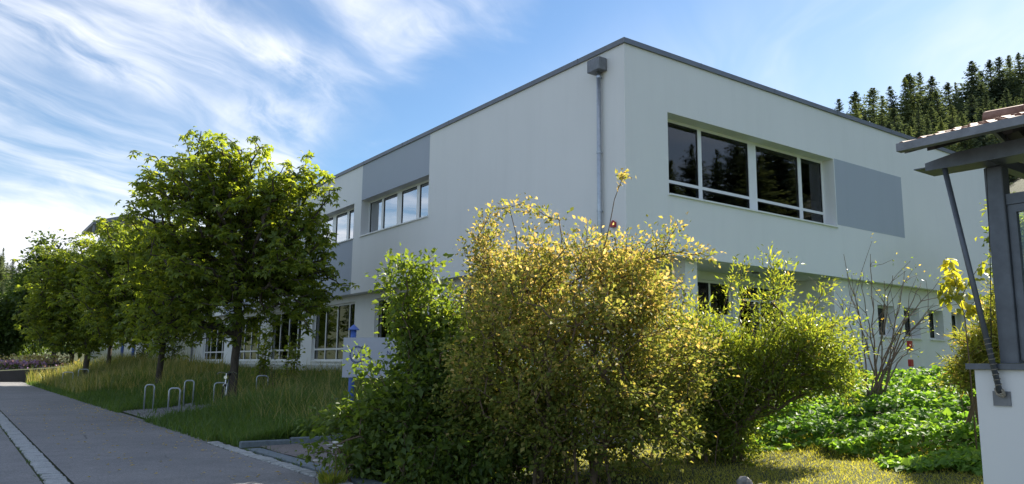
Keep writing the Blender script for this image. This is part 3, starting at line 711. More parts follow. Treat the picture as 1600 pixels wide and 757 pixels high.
bp_ = onz(349, 634, .30); bz = float(ground(bp_[0], bp_[1])) + .005
K = empty('bicycle', (bp_[0], bp_[1], bz), 'dark bicycle seen from the front, parked behind a hoop beside the tree trunk', 'bicycle')
bx, by = bp_[0], bp_[1]; fw = Vector((-.42, -.91, 0)).normalized(); sd_ = Vector((fw.y, -fw.x, 0))
def bpnt(f, z, s=0): v = Vector((bx, by, 0)) + fw * f + sd_ * s; return (v.x, v.y, bz + z)
for f in (0, -1.05):
    tb = MB(); tb.tube([bpnt(f + .33 * math.cos(a), .35 + .33 * math.sin(a)) for a in np.linspace(0, 2 * math.pi, 25)], .02, 6, False); wv = tb.build('wheel', M['rubber'], K)
    rb = MB(); rb.tube([bpnt(f + .30 * math.cos(a), .35 + .30 * math.sin(a)) for a in np.linspace(0, 2 * math.pi, 25)], .01, 5, False); rb.build('rim', M['chrome'], wv)
    sb = MB()
    for a in np.linspace(0, 2 * math.pi, 13)[:-1]: sb.tube([bpnt(f, .35), bpnt(f + .3 * math.cos(a), .35 + .3 * math.sin(a))], .003, 3, False)
    sb.build('spokes', M['chrome'], wv)
MB().tube([bpnt(-.16, .82), bpnt(-.55, .32), bpnt(-.70, .82), bpnt(-.16, .80)], .017, 6).tube([bpnt(-.55, .32), bpnt(-1.05, .35), bpnt(-.70, .80)], .011, 6).build('frame', M['steel'], K)
MB().tube([bpnt(0, .35, .05), bpnt(-.08, .68, .05), bpnt(-.10, .72, -.05), bpnt(0, .35, -.05)], .013, 6).tube([bpnt(-.10, .70), bpnt(-.18, 1.02)], .017, 6).build('fork', M['chrome'], K)
MB().tube([bpnt(-.30, 1.0, .29), bpnt(-.17, 1.06, .2), bpnt(-.16, 1.03, 0), bpnt(-.17, 1.06, -.2), bpnt(-.30, 1.0, -.29)], .014, 6).build('handlebar', M['chrome'], K)
MB().tube([bpnt(-.04, .90), bpnt(-.10, .90)], [.05, .03], 10).build('headlamp', M['chrome'], K)
MB().tube([bpnt(-.60, .98), bpnt(-.75, 1.0), bpnt(-.88, 1.0)], [.03, .07, .09], 8).tube([bpnt(-.70, .8), bpnt(-.74, .98)], .014, 6).build('saddle', M['rubber'], K)

mp = ony(1424, 580, 12.2); MPz = float(ground(mp[0], mp[1]))
Q = empty('marker_post', (mp[0], mp[1], MPz), 'red and white banded marker post in front of the low white wall', 'marker post')
zt_ = ony(1422, 533, 12.2)[2]
MB().box(mp[0] - .055, mp[0] + .055, mp[1] - .03, mp[1] + .03, MPz - .1, zt_ - .002).build('post', M['white'], Q)
for a, c in ((533, 548), (562, 573)):
    z1, z0 = ony(1422, a, 12.2)[2], ony(1422, c, 12.2)[2]
    MB().box(mp[0] - .075, mp[0] + .075, mp[1] - .045, mp[1] + .045, z0, z1).build('red_band', M['red'], Q)

def boulder(x, y, r_, sc, label):
    z = float(ground(x, y)); import bmesh
    bm = bmesh.new(); bmesh.ops.create_icosphere(bm, subdivisions=3, radius=r_)
    for v in bm.verts:
        n = v.co.normalized(); k = 1 + .13 * math.sin(n.x * 5 + x * 9) * math.sin(n.y * 6 + 1) + .08 * math.sin(n.z * 9 + n.x * 4)
        v.co = Vector((v.co.x * sc[0], v.co.y * sc[1], v.co.z * sc[2])) * k
    me = bpy.data.meshes.new('boulder'); bm.to_mesh(me); bm.free(); me.shade_smooth()
    o = link('boulder', me, M['rock']); o.location = (x, y, z + r_ * sc[2] * .35); return tag(o, label, 'boulder')
bo = onz(1163, 757, .16); boulder(bo[0], bo[1], .11, (1, .9, .95), 'small rounded dark boulder at the lawn edge, bottom of the picture')
bo = onz(1185, 763, .16); boulder(bo[0] + .02, bo[1] - .05, .13, (1.2, .8, .55), 'flat pale boulder beside the rounded dark one at the lawn edge')

# ------------------------------------------------------------------ plants
def unit(a): return a / np.maximum(np.linalg.norm(a, axis=-1, keepdims=True), 1e-9)
def leaves(P_, D, N_, L, Wd, fold=.18, curl=.12):
    """kite shaped leaves folded along the midrib: P base, D direction, N normal"""
    D = unit(D); Sd = unit(np.cross(D, N_)); N_ = np.cross(Sd, D); L = L[:, None]; Wd = Wd[:, None]
    mid = P_ + D * L * .45
    v = np.stack([P_, mid + Sd * Wd * .5 + N_ * Wd * fold, P_ + D * L - N_ * L * curl, mid - Sd * Wd * .5 + N_ * Wd * fold], 1).reshape(-1, 3)
    b = np.arange(len(P_))[:, None] * 4
    F = np.concatenate([b + np.array([[0, 1, 2]]), b + np.array([[0, 2, 3]])], 1).reshape(-1, 3)
    return v, F
def leaf_mesh(name, P_, D, N_, L, Wd, tint, fold=.18, curl=.12):
    v, F = leaves(P_, D, N_, L, Wd, fold, curl)
    return np_mesh(name, v, F, np.repeat(np.clip(tint, 0, 1), 2))
def in_blobs(blobs, n, rng, clump=0, cr=.35, shell=.0):
    """random points in a union of ellipsoids (centre, radii); clumped into tufts with gaps"""
    w = np.array([b[1][0] * b[1][1] * b[1][2] for b in blobs]) ** .72; w = w / w.sum()
    def raw(k):
        idx = rng.choice(len(blobs), k, p=w); d = unit(rng.normal(size=(k, 3)))
        rr = (shell + (1 - shell) * rng.random(k)) ** (1 / 2.6)
        c = np.array([b[0] for b in blobs])[idx]; s = np.array([b[1] for b in blobs])[idx]
        return c + d * s * rr[:, None]
    if not clump: return raw(n)
    cs = raw(clump); return cs[rng.integers(0, clump, n)] + rng.normal(size=(n, 3)) * cr
def skeleton(roots, pts, r_tip, expo=.46, sag=.0, fwd=.35):
    """connect every point to the nearest earlier node, so limbs fork towards the crown; returns nodes, parents, radii"""
    nodes = [np.array(p, float) for p in roots[0]]; par = [-1] + list(range(len(roots[0]) - 1))
    for ch in roots[1:]:
        b = len(nodes); nodes += [np.array(p, float) for p in ch]; par += [-1] + list(range(b, b + len(ch) - 1))
    tips = np.array([ch[-1] for ch in roots])
    dd = np.linalg.norm(pts[:, None] - tips[None], axis=2).min(1); pts = pts[np.argsort(dd)]
    N0 = len(nodes); arr = np.zeros((N0 + 2 * len(pts), 3)); arr[:N0] = nodes; n = N0
    cost = np.zeros(N0 + 2 * len(pts))
    lens = [0.0] * N0
    low = {0}
    for ch_i, ch in enumerate(roots): pass
    base_mask = np.zeros(len(arr), bool)
    k = 0
    for ch in roots: base_mask[k:k + max(1, len(ch) - 2)] = True; k += len(ch)
    for p in pts:
        d = np.linalg.norm(arr[:n] - p, axis=1) + cost[:n] * fwd
        d[base_mask[:n]] += 50
        j = int(np.argmin(d)); a = arr[j]; L = np.linalg.norm(p - a)
        if L > .5:
            mid = (a + p) / 2 + np.array([0, 0, .10 * L]) * (1 if sag >= 0 else -1) + np.random.default_rng(n).normal(size=3) * L * .06
            arr[n] = mid; par.append(j); cost[n] = cost[j] + L / 2; n += 1; arr[n] = p; par.append(n - 1); cost[n] = cost[n - 1] + L / 2; n += 1
        else:
            arr[n] = p; par.append(j); cost[n] = cost[j] + L; n += 1
    arr = arr[:n]; cnt = np.ones(n)
    for i in range(n - 1, -1, -1):
        if par[i] >= 0: cnt[par[i]] += cnt[i]
    return arr, np.array(par), r_tip * cnt ** expo
def branch_mesh(name, arr, par, rad, sides=5, rmin=0.0, rmax=1e9):
    idx = np.where((par >= 0) & (rad >= rmin))[0]
    a = arr[par[idx]]; b = arr[idx]; ra = np.minimum(np.minimum(rad[par[idx]], rad[idx] * 1.6), rmax); rb = np.minimum(rad[idx], rmax)
    d = unit(b - a); ref = np.where(np.abs(d[:, 2:3]) < .9, np.array([[0, 0, 1.]]), np.array([[1., 0, 0]])); u = unit(np.cross(d, ref)); w = np.cross(d, u)
    t = np.arange(sides) * 2 * math.pi / sides; cs, sn = np.cos(t), np.sin(t)
    ring = u[:, None] * cs[None, :, None] + w[:, None] * sn[None, :, None]
    V = np.concatenate([a[:, None] - d[:, None] * ra[:, None, None] * .3 + ring * ra[:, None, None], b[:, None] + ring * rb[:, None, None]], 1).reshape(-1, 3)
    base = (np.arange(len(idx)) * 2 * sides)[:, None]; F = []
    for k in range(sides): k2 = (k + 1) % sides; F.append(np.concatenate([base + k, base + k2, base + sides + k2, base + sides + k], 1))
    return np_mesh(name, V, np.stack(F, 1).reshape(-1, 4), smooth=True)
def foliage(arr, par, rng, per, spread, L, Wd, tipn, droop=.25, upness=.8, lv=.35, center=None):
    """leaves round the outer nodes of a skeleton; returns arrays for leaf_mesh"""
    k = rng.choice(tipn, len(tipn) * per) if False else np.repeat(tipn, per)
    n = len(k); off = rng.normal(size=(n, 3)) * spread
    P_ = arr[k] + off * np.array([1, 1, .7])
    tw = unit(arr[k] - arr[np.maximum(par[k], 0)])
    D = tw * .6 + unit(off) * .7 + rng.normal(size=(n, 3)) * .45; D[:, 2] -= droop
    N_ = rng.normal(size=(n, 3)) * .55; N_[:, 2] += upness
    s = 1 + lv * rng.normal(size=n); s = np.clip(s, .45, 1.8)
    return P_, D, N_, L * s, Wd * s
def palmate(arr, par, rng, groups, spread, L, Wd, tipn):
    """hand-shaped leaves: leaflets spread from one point and droop at the tips"""
    k = np.repeat(tipn, groups); n = len(k); nl = 6
    off = rng.normal(size=(n, 3)) * spread * np.array([1, 1, .55]); c = arr[k] + off
    up = rng.normal(size=(n, 3)) * .38 + unit(off) * .3; up[:, 2] += 1.0; up = unit(up)
    ref = unit(np.cross(up, unit(rng.normal(size=(n, 3))))); ot = np.cross(up, ref)
    a = np.linspace(0, 5.0, nl)[None, :] + rng.uniform(0, 6.28, (n, 1)) + rng.normal(size=(n, nl)) * .12
    D = ref[:, None] * np.cos(a)[..., None] + ot[:, None] * np.sin(a)[..., None] - up[:, None] * rng.uniform(.15, .55, (n, 1, 1))
    s = np.clip(1 + .25 * rng.normal(size=(n, 1)), .5, 1.6) * (1 - .35 * np.abs(np.linspace(-1, 1, nl))[None])
    P_ = np.repeat(c[:, None], nl, 1); N_ = np.repeat(up[:, None], nl, 1) + rng.normal(size=(n, nl, 3)) * .15
    return P_.reshape(-1, 3), D.reshape(-1, 3), N_.reshape(-1, 3), (L * s).ravel(), (Wd * s).ravel()
def blobs_px(lst, depth, rd=1.0):
    """ellipsoids given by picture position and size plus their distance from the camera"""
    out = []
    for b in lst:
        dz = b[4] if len(b) > 4 else 0.0
        c = at(b[0], b[1], depth + dz); k = (depth + dz) / FPX
        out.append((c, np.array([b[2] * k * rd, b[2] * k * rd, b[3] * k])))
    return out

def tree(name, base, blobs, npts, clump, cr, per, L, Wd, lmat, label, seed, r_tip=.012, trunk_h=2.3, spread=.17, tint=None, group=None, lean=(0, 0), rmin=.0, cat='tree', rtrunk=None, droop=.3, palm=False):
    rng = np.random.default_rng(seed); bx_, by_ = base; bz_ = float(ground(bx_, by_)) - .08
    t = empty(name, (bx_, by_, bz_ + .08), label, cat, group)
    pts = in_blobs(blobs, npts, rng, clump, cr)
    pts = pts[pts[:, 2] > bz_ + trunk_h * .75]
    ch = [(bx_ + lean[0] * f + .03 * math.sin(f * 5 + seed), by_ + lean[1] * f, bz_ + trunk_h * f) for f in (0, .12, .35, .7, 1)]
    top = np.array([b[0] for b in blobs]).mean(0)
    ch.append(tuple(np.array(ch[-1]) * .5 + top * np.array([.5, .5, .5])))
    arr, par, rad = skeleton([ch], pts, r_tip)
    if rtrunk: rad = np.where(rad > rtrunk, rtrunk + (rad - rtrunk) * .10, rad)
    rad[0] *= 1.35; rad[1] *= 1.1
    link('trunk', branch_mesh('trunk', arr, par, rad, 7, rmin), M['bark'], t)
    tips = np.arange(len(ch), len(arr))
    if palm: P_, D, N_, LL, WW = palmate(arr, par, rng, per, spread, L, Wd, tips); per = per * 6
    else: P_, D, N_, LL, WW = foliage(arr, par, rng, per, spread, L, Wd, tips, droop)
    z0, z1 = P_[:, 2].min(), P_[:, 2].max()
    tn = rng.beta(2, 2.6, len(P_)) * .85 + .10 * np.repeat(rng.random(len(tips)), per)
    if tint is not None: tn = tint(P_, tn, rng)
    link('crown', leaf_mesh('crown', P_, D, N_, LL, WW, tn), lmat, t, 'stuff')
    return t
# the near chestnut: outline taken from the photograph, 26 m away
t1 = onz(363, 632, .30)
d1 = float((np.linalg.inv(RW) @ (t1 - EYE))[2])
b1_ = blobs_px([(300, 292, 72, 55), (405, 305, 82, 55), (245, 345, 45, 60), (330, 385, 112, 75), (435, 390, 78, 70), (285, 450, 66, 62), (395, 455, 95, 60), (488, 425, 46, 45),
                (478, 300, 30, 40), (417, 240, 12, 22), (290, 248, 40, 24), (252, 505, 42, 40), (330, 500, 60, 30), (455, 480, 48, 28), (225, 420, 32, 60), (360, 262, 50, 26), (490, 262, 14, 12), (522, 445, 26, 18), (375, 340, 75, 60), (445, 335, 55, 55), (330, 310, 60, 50)], d1)
tree('chestnut_tree', (t1[0], t1[1]), b1_, 1750, 330, .28, 5, .20, .085, M['lf_chest'], 'largest leafy chestnut tree, nearest to the white building beside the parked bicycle', 21, .011, 2.2, .17, rtrunk=.105, palm=True)
t2 = onz(247, 612, .32); d2 = float((np.linalg.inv(RW) @ (t2 - EYE))[2])
tree('chestnut_tree', (t2[0], t2[1]), blobs_px([(215, 380, 55, 42), (260, 420, 75, 70), (190, 440, 60, 70), (240, 490, 75, 48), (170, 490, 40, 40), (290, 480, 40, 45)], d2), 1200, 240, .32, 5, .23, .095, M['lf_chest'],
     'second chestnut tree from the building, trunk beside the gravel stand', 22, .012, 2.1, .2, rtrunk=.115, palm=True)
t3 = (6.6, 52.5); zt3 = float(ground(*t3)); d3 = float((np.linalg.inv(RW) @ (np.array([t3[0], t3[1], zt3]) - EYE))[2])
tree('chestnut_tree', t3, blobs_px([(165, 400, 34, 26), (130, 425, 58, 46), (105, 460, 55, 55), (165, 450, 60, 60), (130, 505, 70, 38), (80, 490, 36, 36)], d3), 1100, 220, .38, 5, .26, .11, M['lf_chest'],
     'third chestnut tree in the row, bright yellow-green crown over the thin hoops', 23, .013, 2.2, .25, rtrunk=.14, palm=True)
t4 = (8.6, 58.0); z4 = float(ground(*t4)); d4 = float((np.linalg.inv(RW) @ (np.array([*t4, z4]) - EYE))[2])
tree('chestnut_tree', t4, blobs_px([(180, 440, 40, 40), (175, 490, 45, 40), (200, 470, 40, 45)], d4), 420, 120, .38, 4, .26, .11, M['lf_chest'],
     'shaded chestnut tree with slim trunk between the blue posts and the row', 24, .013, 2.4, .25, rtrunk=.13, palm=True)
for i, (px_, Yd, bl, lab) in enumerate([
    (82, 82, [(78, 405, 20, 30), (78, 450, 36, 50), (82, 500, 42, 40), (60, 470, 30, 40)], 'dark pointed tree behind the yellow-green chestnut crown'),
    (42, 90, [(52, 440, 22, 30), (40, 490, 32, 40), (28, 500, 26, 36), (45, 525, 34, 22)], 'dark round tree left of the pointed one at the far end of the path'),
    (8, 84, [(8, 500, 26, 36), (-6, 520, 30, 36), (16, 530, 24, 22)], 'low dark tree at the left edge of the picture beyond the wall'),
    (110, 76, [(112, 480, 34, 50), (118, 520, 40, 26)], 'dark bushy tree beyond the retaining wall, close to the annex')]):
    x_ = ony(px_, 575, Yd)[0]; z_ = 1.0
    dd_ = float((np.linalg.inv(RW) @ (np.array([x_, Yd, 1.0]) - EYE))[2])
    tree('broadleaf_tree', (x_, Yd), blobs_px(bl, dd_), 420, 150, .4, 24, .30, .17, M['lf_dark'], lab, 40 + i, .016, 2.2, .36, rtrunk=.17)
# tree standing beyond the porch glass, and one right of the frame
for i, (px_, dep, bl, lab, rt_) in enumerate([
    (1592, 22, [(1590, 360, 22, 45), (1600, 440, 34, 60), (1585, 500, 26, 50), (1640, 420, 50, 80), (1630, 500, 60, 50)], 'brownish tree seen through the porch glass right of the building', .14)]):
    p_ = at(px_, 560, dep)
    tree('broadleaf_tree', (p_[0], p_[1]), blobs_px(bl, dep), 520, 170, .25, 30, .13, .075, M['lf_will'], lab, 60 + i, .009, 1.6, .17, rtrunk=rt_)

# ---- shrubs
def shrub(name, bases, blobs, npts, clump, cr, per, L, Wd, lmat, label, seed, r_tip=.004, spread=.09, tint=None, droop=.1, cat='bush', stem_h=.5, tmat='twig', upness=.6, shoots=(), spray=130, spray_len=(.2, .62)):
    rng = np.random.default_rng(seed); c0 = np.mean(np.array(bases), 0); z0 = float(ground(c0[0], c0[1]))
    t = empty(name, (c0[0], c0[1], z0), label, cat)
    pts = in_blobs(blobs, npts, rng, clump, cr)
    gzz = ground(pts[:, 0], pts[:, 1]); pts = pts[pts[:, 2] > gzz + .08]
    ex = []
    for sh in shoots:                                        # long single shoots: list of points
        a = np.array(sh, float)
        for k in range(len(a) - 1):
            m_ = max(2, int(np.linalg.norm(a[k + 1] - a[k]) / .07))
            ex.append(a[k] + (a[k + 1] - a[k]) * np.linspace(0, 1, m_, endpoint=False)[:, None] + rng.normal(size=(m_, 3)) * .012)
    cen = pts.mean(0)
    for k in range(spray):                                   # loose shoots that break the outline
        p = pts[rng.integers(len(pts))]
        d = unit((p - cen) * np.array([1, 1, .8]) / (np.linalg.norm(p - cen) + .01) * .9 + np.array([0, 0, .75]) + rng.normal(size=3) * .35); ln = rng.uniform(*spray_len)
        f = np.linspace(0, 1, max(3, int(ln / .075)))[1:, None]; ex.append(p + d * ln * f + np.array([0, 0, -.22 * ln]) * f ** 2 + rng.normal(size=(len(f), 3)) * .012)
    if ex: pts = np.concatenate([pts] + ex)
    roots = []
    for (x, y) in bases:
        z = float(ground(x, y)); tx, ty = rng.normal(size=2) * .12
        roots.append([(x, y, z - .06), (x + tx * .4, y + ty * .4, z + stem_h * .45), (x + tx, y + ty, z + stem_h)])
    arr, par, rad = skeleton(roots, pts, r_tip, .44, fwd=.28)
    link('stems', branch_mesh('stems', arr, par, rad, 4), M[tmat], t, 'stuff')
    tips = np.arange(len(roots) * 3, len(arr))
    P_, D, N_, LL, WW = foliage(arr, par, rng, per, spread, L, Wd, tips, droop, upness)
    g2 = ground(P_[:, 0], P_[:, 1]) + .02
    P_[:, 2] = np.maximum(P_[:, 2], g2 + .02)
    tn = rng.beta(2, 3, len(P_)) * .7 + .25 * np.repeat(rng.random(len(tips)), per)
    if tint is not None: tn = tint(P_, tn, rng)
    link('foliage', leaf_mesh('foliage', P_, D, N_, LL, WW, tn), lmat, t, 'stuff')
    return t
def gbase(px_, dep, n, rad_, seed):
    r_ = np.random.default_rng(seed); c = at(px_, 700, dep)[:2]; return [tuple(c + r_.normal(size=2) * rad_) for _ in range(n)]
# big ninebark with tan seed heads in the middle
def nine_t(P_, tn, rng):
    h = np.clip((P_[:, 2] - .9) / 2.2, 0, 1); right = sstep(P_[:, 1] * -1 + 9.4, -1.2, 1.0)
    return np.clip(tn * .6 + .03 + .26 * h * rng.random(len(tn)) ** .5 + .16 * right * (rng.random(len(tn)) < .5) + .28 * (rng.random(len(tn)) < .16 + .2 * h), 0, 1)
nb = blobs_px([(825, 425, 72, 46, .4), (930, 418, 72, 42, -.1), (880, 480, 145, 66, 0), (775, 480, 56, 62, .5), (990, 460, 80, 55, .2), (870, 570, 160, 90, -.1), (1010, 560, 85, 90, .2), (800, 650, 110, 80, .1),
               (950, 660, 130, 80, 0), (1050, 640, 50, 80, .3), (1030, 408, 40, 14, 0), (760, 400, 25, 30, .3), (1060, 560, 35, 40, .2)], 10.6)
def shoot(*p): return [at(*q) for q in p]
NBsh = shrub('ninebark_bush', gbase(890, 10.7, 16, .42, 5), nb, 2900, 620, .13, 21, .054, .034, M['lf_nine'], 'large rounded bush with tan and orange tinted leaves in the middle foreground', 31, .0035, .085, nine_t, .05,
      shoots=[shoot((760, 420, 11), (745, 370, 11), (770, 330, 11), (805, 320, 10.9), (850, 335, 10.8), (880, 345, 10.7)),
              shoot((1000, 410, 10.6), (1060, 393, 10.4), (1120, 402, 10.3)), shoot((830, 380, 10.7), (835, 350, 10.7)), shoot((920, 370, 10.5), (905, 345, 10.5))])
MB().tube(shoot((935, 430, 10.5), (945, 385, 10.45), (953, 350, 10.4), (960, 312, 10.4), (970, 285, 10.4), (975, 274, 10.4)), [.010, .008, .007, .006, .005, .003], 5).build('long_shoot', M['twig'], NBsh)
rq = np.random.default_rng(77); tq = np.array(shoot(*[(975 + rq.normal() * 5, 276 + rq.normal() * 6, 10.4 + rq.normal() * .05) for _ in range(46)] + [(968 + rq.normal() * 3, 290 + rq.normal() * 6, 10.4) for _ in range(6)]))
link('shoot_leaves', leaf_mesh('shoot_leaves', tq, rq.normal(size=(52, 3)) + [0, 0, .2], rq.normal(size=(52, 3)) + [0, 0, .7], rq.uniform(.05, .085, 52), rq.uniform(.03, .05, 52), rq.uniform(.4, 1, 52)), M['lf_nine'], NBsh, 'stuff')
# dogwood at the left
def dog_t(P_, tn, rng): return np.clip(tn * .8 + .30 * sstep(P_[:, 2], 1.6, 2.6) * rng.random(len(tn)), 0, 1)
dg = blobs_px([(665, 600, 62, 45, 0), (625, 655, 66, 46, 0), (660, 705, 112, 60, -.3), (580, 715, 36, 42, -.2), (725, 590, 60, 70, -.2), (760, 700, 80, 60, -.6), (650, 535, 26, 20, .1), (612, 445, 9, 34, .1), (655, 425, 15, 30, 0), (640, 490, 16, 26, 0), (690, 500, 26, 34, 0),
               (550, 662, 22, 16, .1)], 11.5)
shrub('dogwood_bush', gbase(650, 11.4, 12, .40, 6), dg, 1800, 420, .13, 15, .088, .052, M['lf_dog'], 'green broad-leaved bush with a tall yellow-green shoot left of the tan bush', 32, .0035, .10, dog_t, .25, spray=70,
      shoots=[shoot((640, 520, 11.5), (635, 450, 11.5), (645, 395, 11.5)), shoot((650, 480, 11.4), (675, 430, 11.4), (680, 402, 11.4)), shoot((610, 500, 11.6), (610, 430, 11.6), (618, 395, 11.6)), shoot((590, 650, 11.6), (530, 655, 11.7), (478, 672, 11.8)), shoot((600, 620, 11.5), (565, 570, 11.6), (558, 540, 11.7))])
# yellow-green shrub at the right
def wil_t(P_, tn, rng): return np.clip(tn * .85 + .32 * sstep(P_[:, 2], 1.2, 2.6) * rng.random(len(tn)) + .3 * (rng.random(len(tn)) < .03), 0, 1)
wb = blobs_px([(1105, 545, 54, 34, .2), (1190, 550, 60, 30, 0), (1262, 548, 44, 28, -.2), (1140, 595, 80, 38, .2), (1225, 588, 62, 28, 0), (1295, 580, 40, 28, -.2), (1100, 645, 62, 54, .1), (1155, 650, 46, 50, .1), (1120, 705, 55, 42, 0), (1158, 500, 9, 30, 0), (1212, 490, 12, 32, 0), (1310, 545, 16, 18, -.1), (1075, 515, 26, 26, .4), (1060, 590, 50, 60, .3), (1325, 592, 26, 20, -.2)], 12.4)
shrub('shrub', gbase(1125, 12.5, 14, .40, 7), wb, 2200, 480, .15, 17, .070, .026, M['lf_will'], 'yellow-green bushy shrub with narrow leaves in front of the recessed entrance', 33, .0035, .085, wil_t, -.15, spray=240, spray_len=(.12, .42),
      shoots=[shoot((1160, 470, 12.4), (1158, 430, 12.4), (1160, 400, 12.4)), shoot((1210, 470, 12.4), (1205, 420, 12.4), (1203, 388, 12.4)), shoot((1225, 450, 12.3), (1228, 400, 12.3)), shoot((1270, 480, 12.2), (1290, 450, 12.1), (1305, 437, 12.1))])
# conifer-like shrub by the porch
def pin_t(P_, tn, rng): return np.clip(tn + .35 * (rng.random(len(tn)) < .12), 0, 1)
pb = blobs_px([(1552, 510, 12, 24), (1535, 552, 24, 30), (1556, 548, 24, 42), (1520, 580, 22, 20), (1566, 490, 10, 20), (1566, 572, 32, 40), (1560, 460, 6, 12)], 12.0)
shrub('spiky_shrub', gbase(1530, 12.0, 6, .15, 8), pb, 520, 170, .08, 20, .10, .016, M['lf_pine'], 'spiky evergreen shrub with orange tips behind the porch base wall', 34, .003, .07, pin_t, .1, spray=90, spray_len=(.1, .32))
# bare branching shrub
rb_ = np.random.default_rng(9); c_ = at(1365, 590, 15.0)
Bs = empty('bare_shrub', (c_[0], c_[1], float(ground(c_[0], c_[1]))), 'nearly leafless shrub of arching brown branches against the white wall', 'bush')
bs_ = MB(); tipsl = []
def px15(x, y, d=15.0): return at(x, y, d)
for (ex_, ey_, my_) in [(1318, 398, 500), (1360, 395, 500), (1330, 450, 520), (1415, 425, 500), (1440, 440, 480), (1490, 475, 470), (1480, 465, 455), (1300, 500, 550), (1345, 430, 520), (1395, 430, 510), (1425, 480, 520), (1310, 470, 540), (1380, 440, 510), (1450, 500, 500), (1405, 520, 555), (1430, 540, 560)]:
    p0 = np.array(px15(1365 + rb_.uniform(-14, 14), 600)); p0[2] = float(ground(p0[0], p0[1])) - .05
    p2 = np.array(px15(ex_, ey_, 15 + rb_.uniform(-.7, .5))); pm = np.array(px15((1365 + ex_) / 2 + rb_.uniform(-14, 14), my_ + rb_.uniform(-12, 12), 15 + rb_.uniform(-.3, .3)))
    pts_ = [(1 - t) ** 2 * p0 + 2 * t * (1 - t) * pm + t * t * p2 + rb_.normal(size=3) * .015 for t in np.linspace(0, 1, 11)]
    bs_.tube(pts_, list(np.linspace(.019, .005, 11)), 5)
    for k in range(5):
        i_ = rb_.integers(3, 10); d_v = (np.array(pts_[i_]) - np.array(pts_[i_ - 1])); d_v = d_v / np.linalg.norm(d_v) + rb_.normal(size=3) * .55; ln = rb_.uniform(.25, .6)
        q1 = np.array(pts_[i_]) + d_v * ln * .5; q2 = q1 + (d_v + rb_.normal(size=3) * .3) * ln * .5
        bs_.tube([pts_[i_], q1, q2], [.007, .005, .003], 4); tipsl.append(q2)
bs_.build('stems', M['twig_grey'], Bs, 'stuff')
tl_ = np.array(tipsl); kk = rb_.integers(0, len(tl_), 260); Pq = tl_[kk] + rb_.normal(size=(260, 3)) * .06
link('foliage', leaf_mesh('foliage', Pq, rb_.normal(size=(260, 3)), rb_.normal(size=(260, 3)) + [0, 0, .6], rb_.uniform(.04, .08, 260), rb_.uniform(.02, .04, 260), rb_.random(260)), M['lf_will'], Bs, 'stuff')
# yellow-leaved sapling: every leaf its own piece
def sapling(name, label, stem, tops, nleaf, size, mat, seed, spread):
    r_ = np.random.default_rng(seed); b0 = np.array(stem[0]); z0 = float(ground(b0[0], b0[1]))
    Sp = empty(name, (b0[0], b0[1], z0), label, 'sapling')
    st_pts = [(b0[0], b0[1], z0 - .05)] + [tuple(p) for p in stem[1:]]
    MB().tube(st_pts, list(np.linspace(.012, .005, len(st_pts))), 6).build('stem', M['twig'], Sp, smooth=True)
    for tp in tops: MB().tube([tp[0], (np.array(tp[0]) + np.array(tp[1])) / 2 + np.array([0, 0, .03]), tp[1]], [.006, .005, .003], 5).build('twig', M['twig'], Sp)
    metas = []
    for k in range(5):
        b = MB(); n_ = 6; Lf, Wf = size * r_.uniform(.8, 1.2), size * .46 * r_.uniform(.85, 1.15)
        for i in range(n_ + 1):
            f = i / n_; wv = Wf * math.sin(math.pi * min(1, f * .96 + .04)) ** .8; zc = -.25 * Lf * f * f
            b.v += [(f * Lf, -wv / 2, zc + .15 * wv), (f * Lf, 0, zc), (f * Lf, wv / 2, zc + .15 * wv)]
        for i in range(n_):
            q_ = i * 3; b.f += [(q_, q_ + 1, q_ + 4, q_ + 3), (q_ + 1, q_ + 2, q_ + 5, q_ + 4)]
        me = bpy.data.meshes.new('leaf'); me.from_pydata(b.v, [], b.f); me.shade_smooth(); a = me.attributes.new('tint', 'FLOAT', 'FACE')
        a.data.foreach_set('value', np.full(len(b.f), r_.random(), dtype=np.float32)); me.materials.append(mat); metas.append(me)
    for k in range(nleaf):
        tp = tops[k % len(tops)]; f = r_.uniform(.05, 1.02); p = np.array(tp[0]) * (1 - f) + np.array(tp[1]) * f + r_.normal(size=3) * spread
        o = link('leaf', metas[k % 5], None, Sp); o.location = Vector(p) - Sp.location
        o.rotation_euler = (r_.normal() * .5, r_.uniform(-.2, 1.0), r_.uniform(0, 6.28))
    return Sp
D_ = 11.0
sapling('young_tree', 'slender sapling with large yellow-green leaves beside the porch strut', [at(1518, 600, D_), at(1514, 560, D_), at(1508, 500, D_), at(1496, 450, D_)],
        [(at(1497, 455, D_), at(1478, 402, D_)), (at(1500, 468, D_), at(1535, 410, D_)), (at(1497, 450, D_), at(1492, 425, D_ + .2)), (at(1504, 485, D_), at(1470, 445, D_ - .1)), (at(1506, 492, D_), at(1525, 470, D_))], 120, .15, M['lf_yel'], 4, .045)

# ---- ivy on the bank: one sheet of leaves with low mounds
ri = np.random.default_rng(70)
def ivy_pts(n):
    x = 10.9 + 15 * ri.random(n) ** 1.5; y = ri.uniform(1.5, 12.2, n)
    ok = (x > 11.35 + .35 * np.sin(y * 1.9) + .2 * np.sin(y * 5)) & ((y < 10.2) | (x > 15.5))
    ok &= ~((x < 10.6) & (y < 3.8))
    return x[ok], y[ok]
x_, y_ = ivy_pts(62000)
mound = .16 + .13 * np.sin(x_ * 2.3 + 1) * np.sin(y_ * 2.7) + .09 * np.sin(x_ * 5.1 + y_ * 3.3) + .05 * np.sin(y_ * 9 + x_ * 7)
edge_ = sstep(x_, 11.2, 12.2)
zi = ground(x_, y_) + np.maximum(.03, mound) * (.35 + .65 * edge_) * (1 - .5 * (ri.random(len(x_)) ** 2)) + .02
Pi = np.stack([x_, y_, zi], 1); n = len(x_)
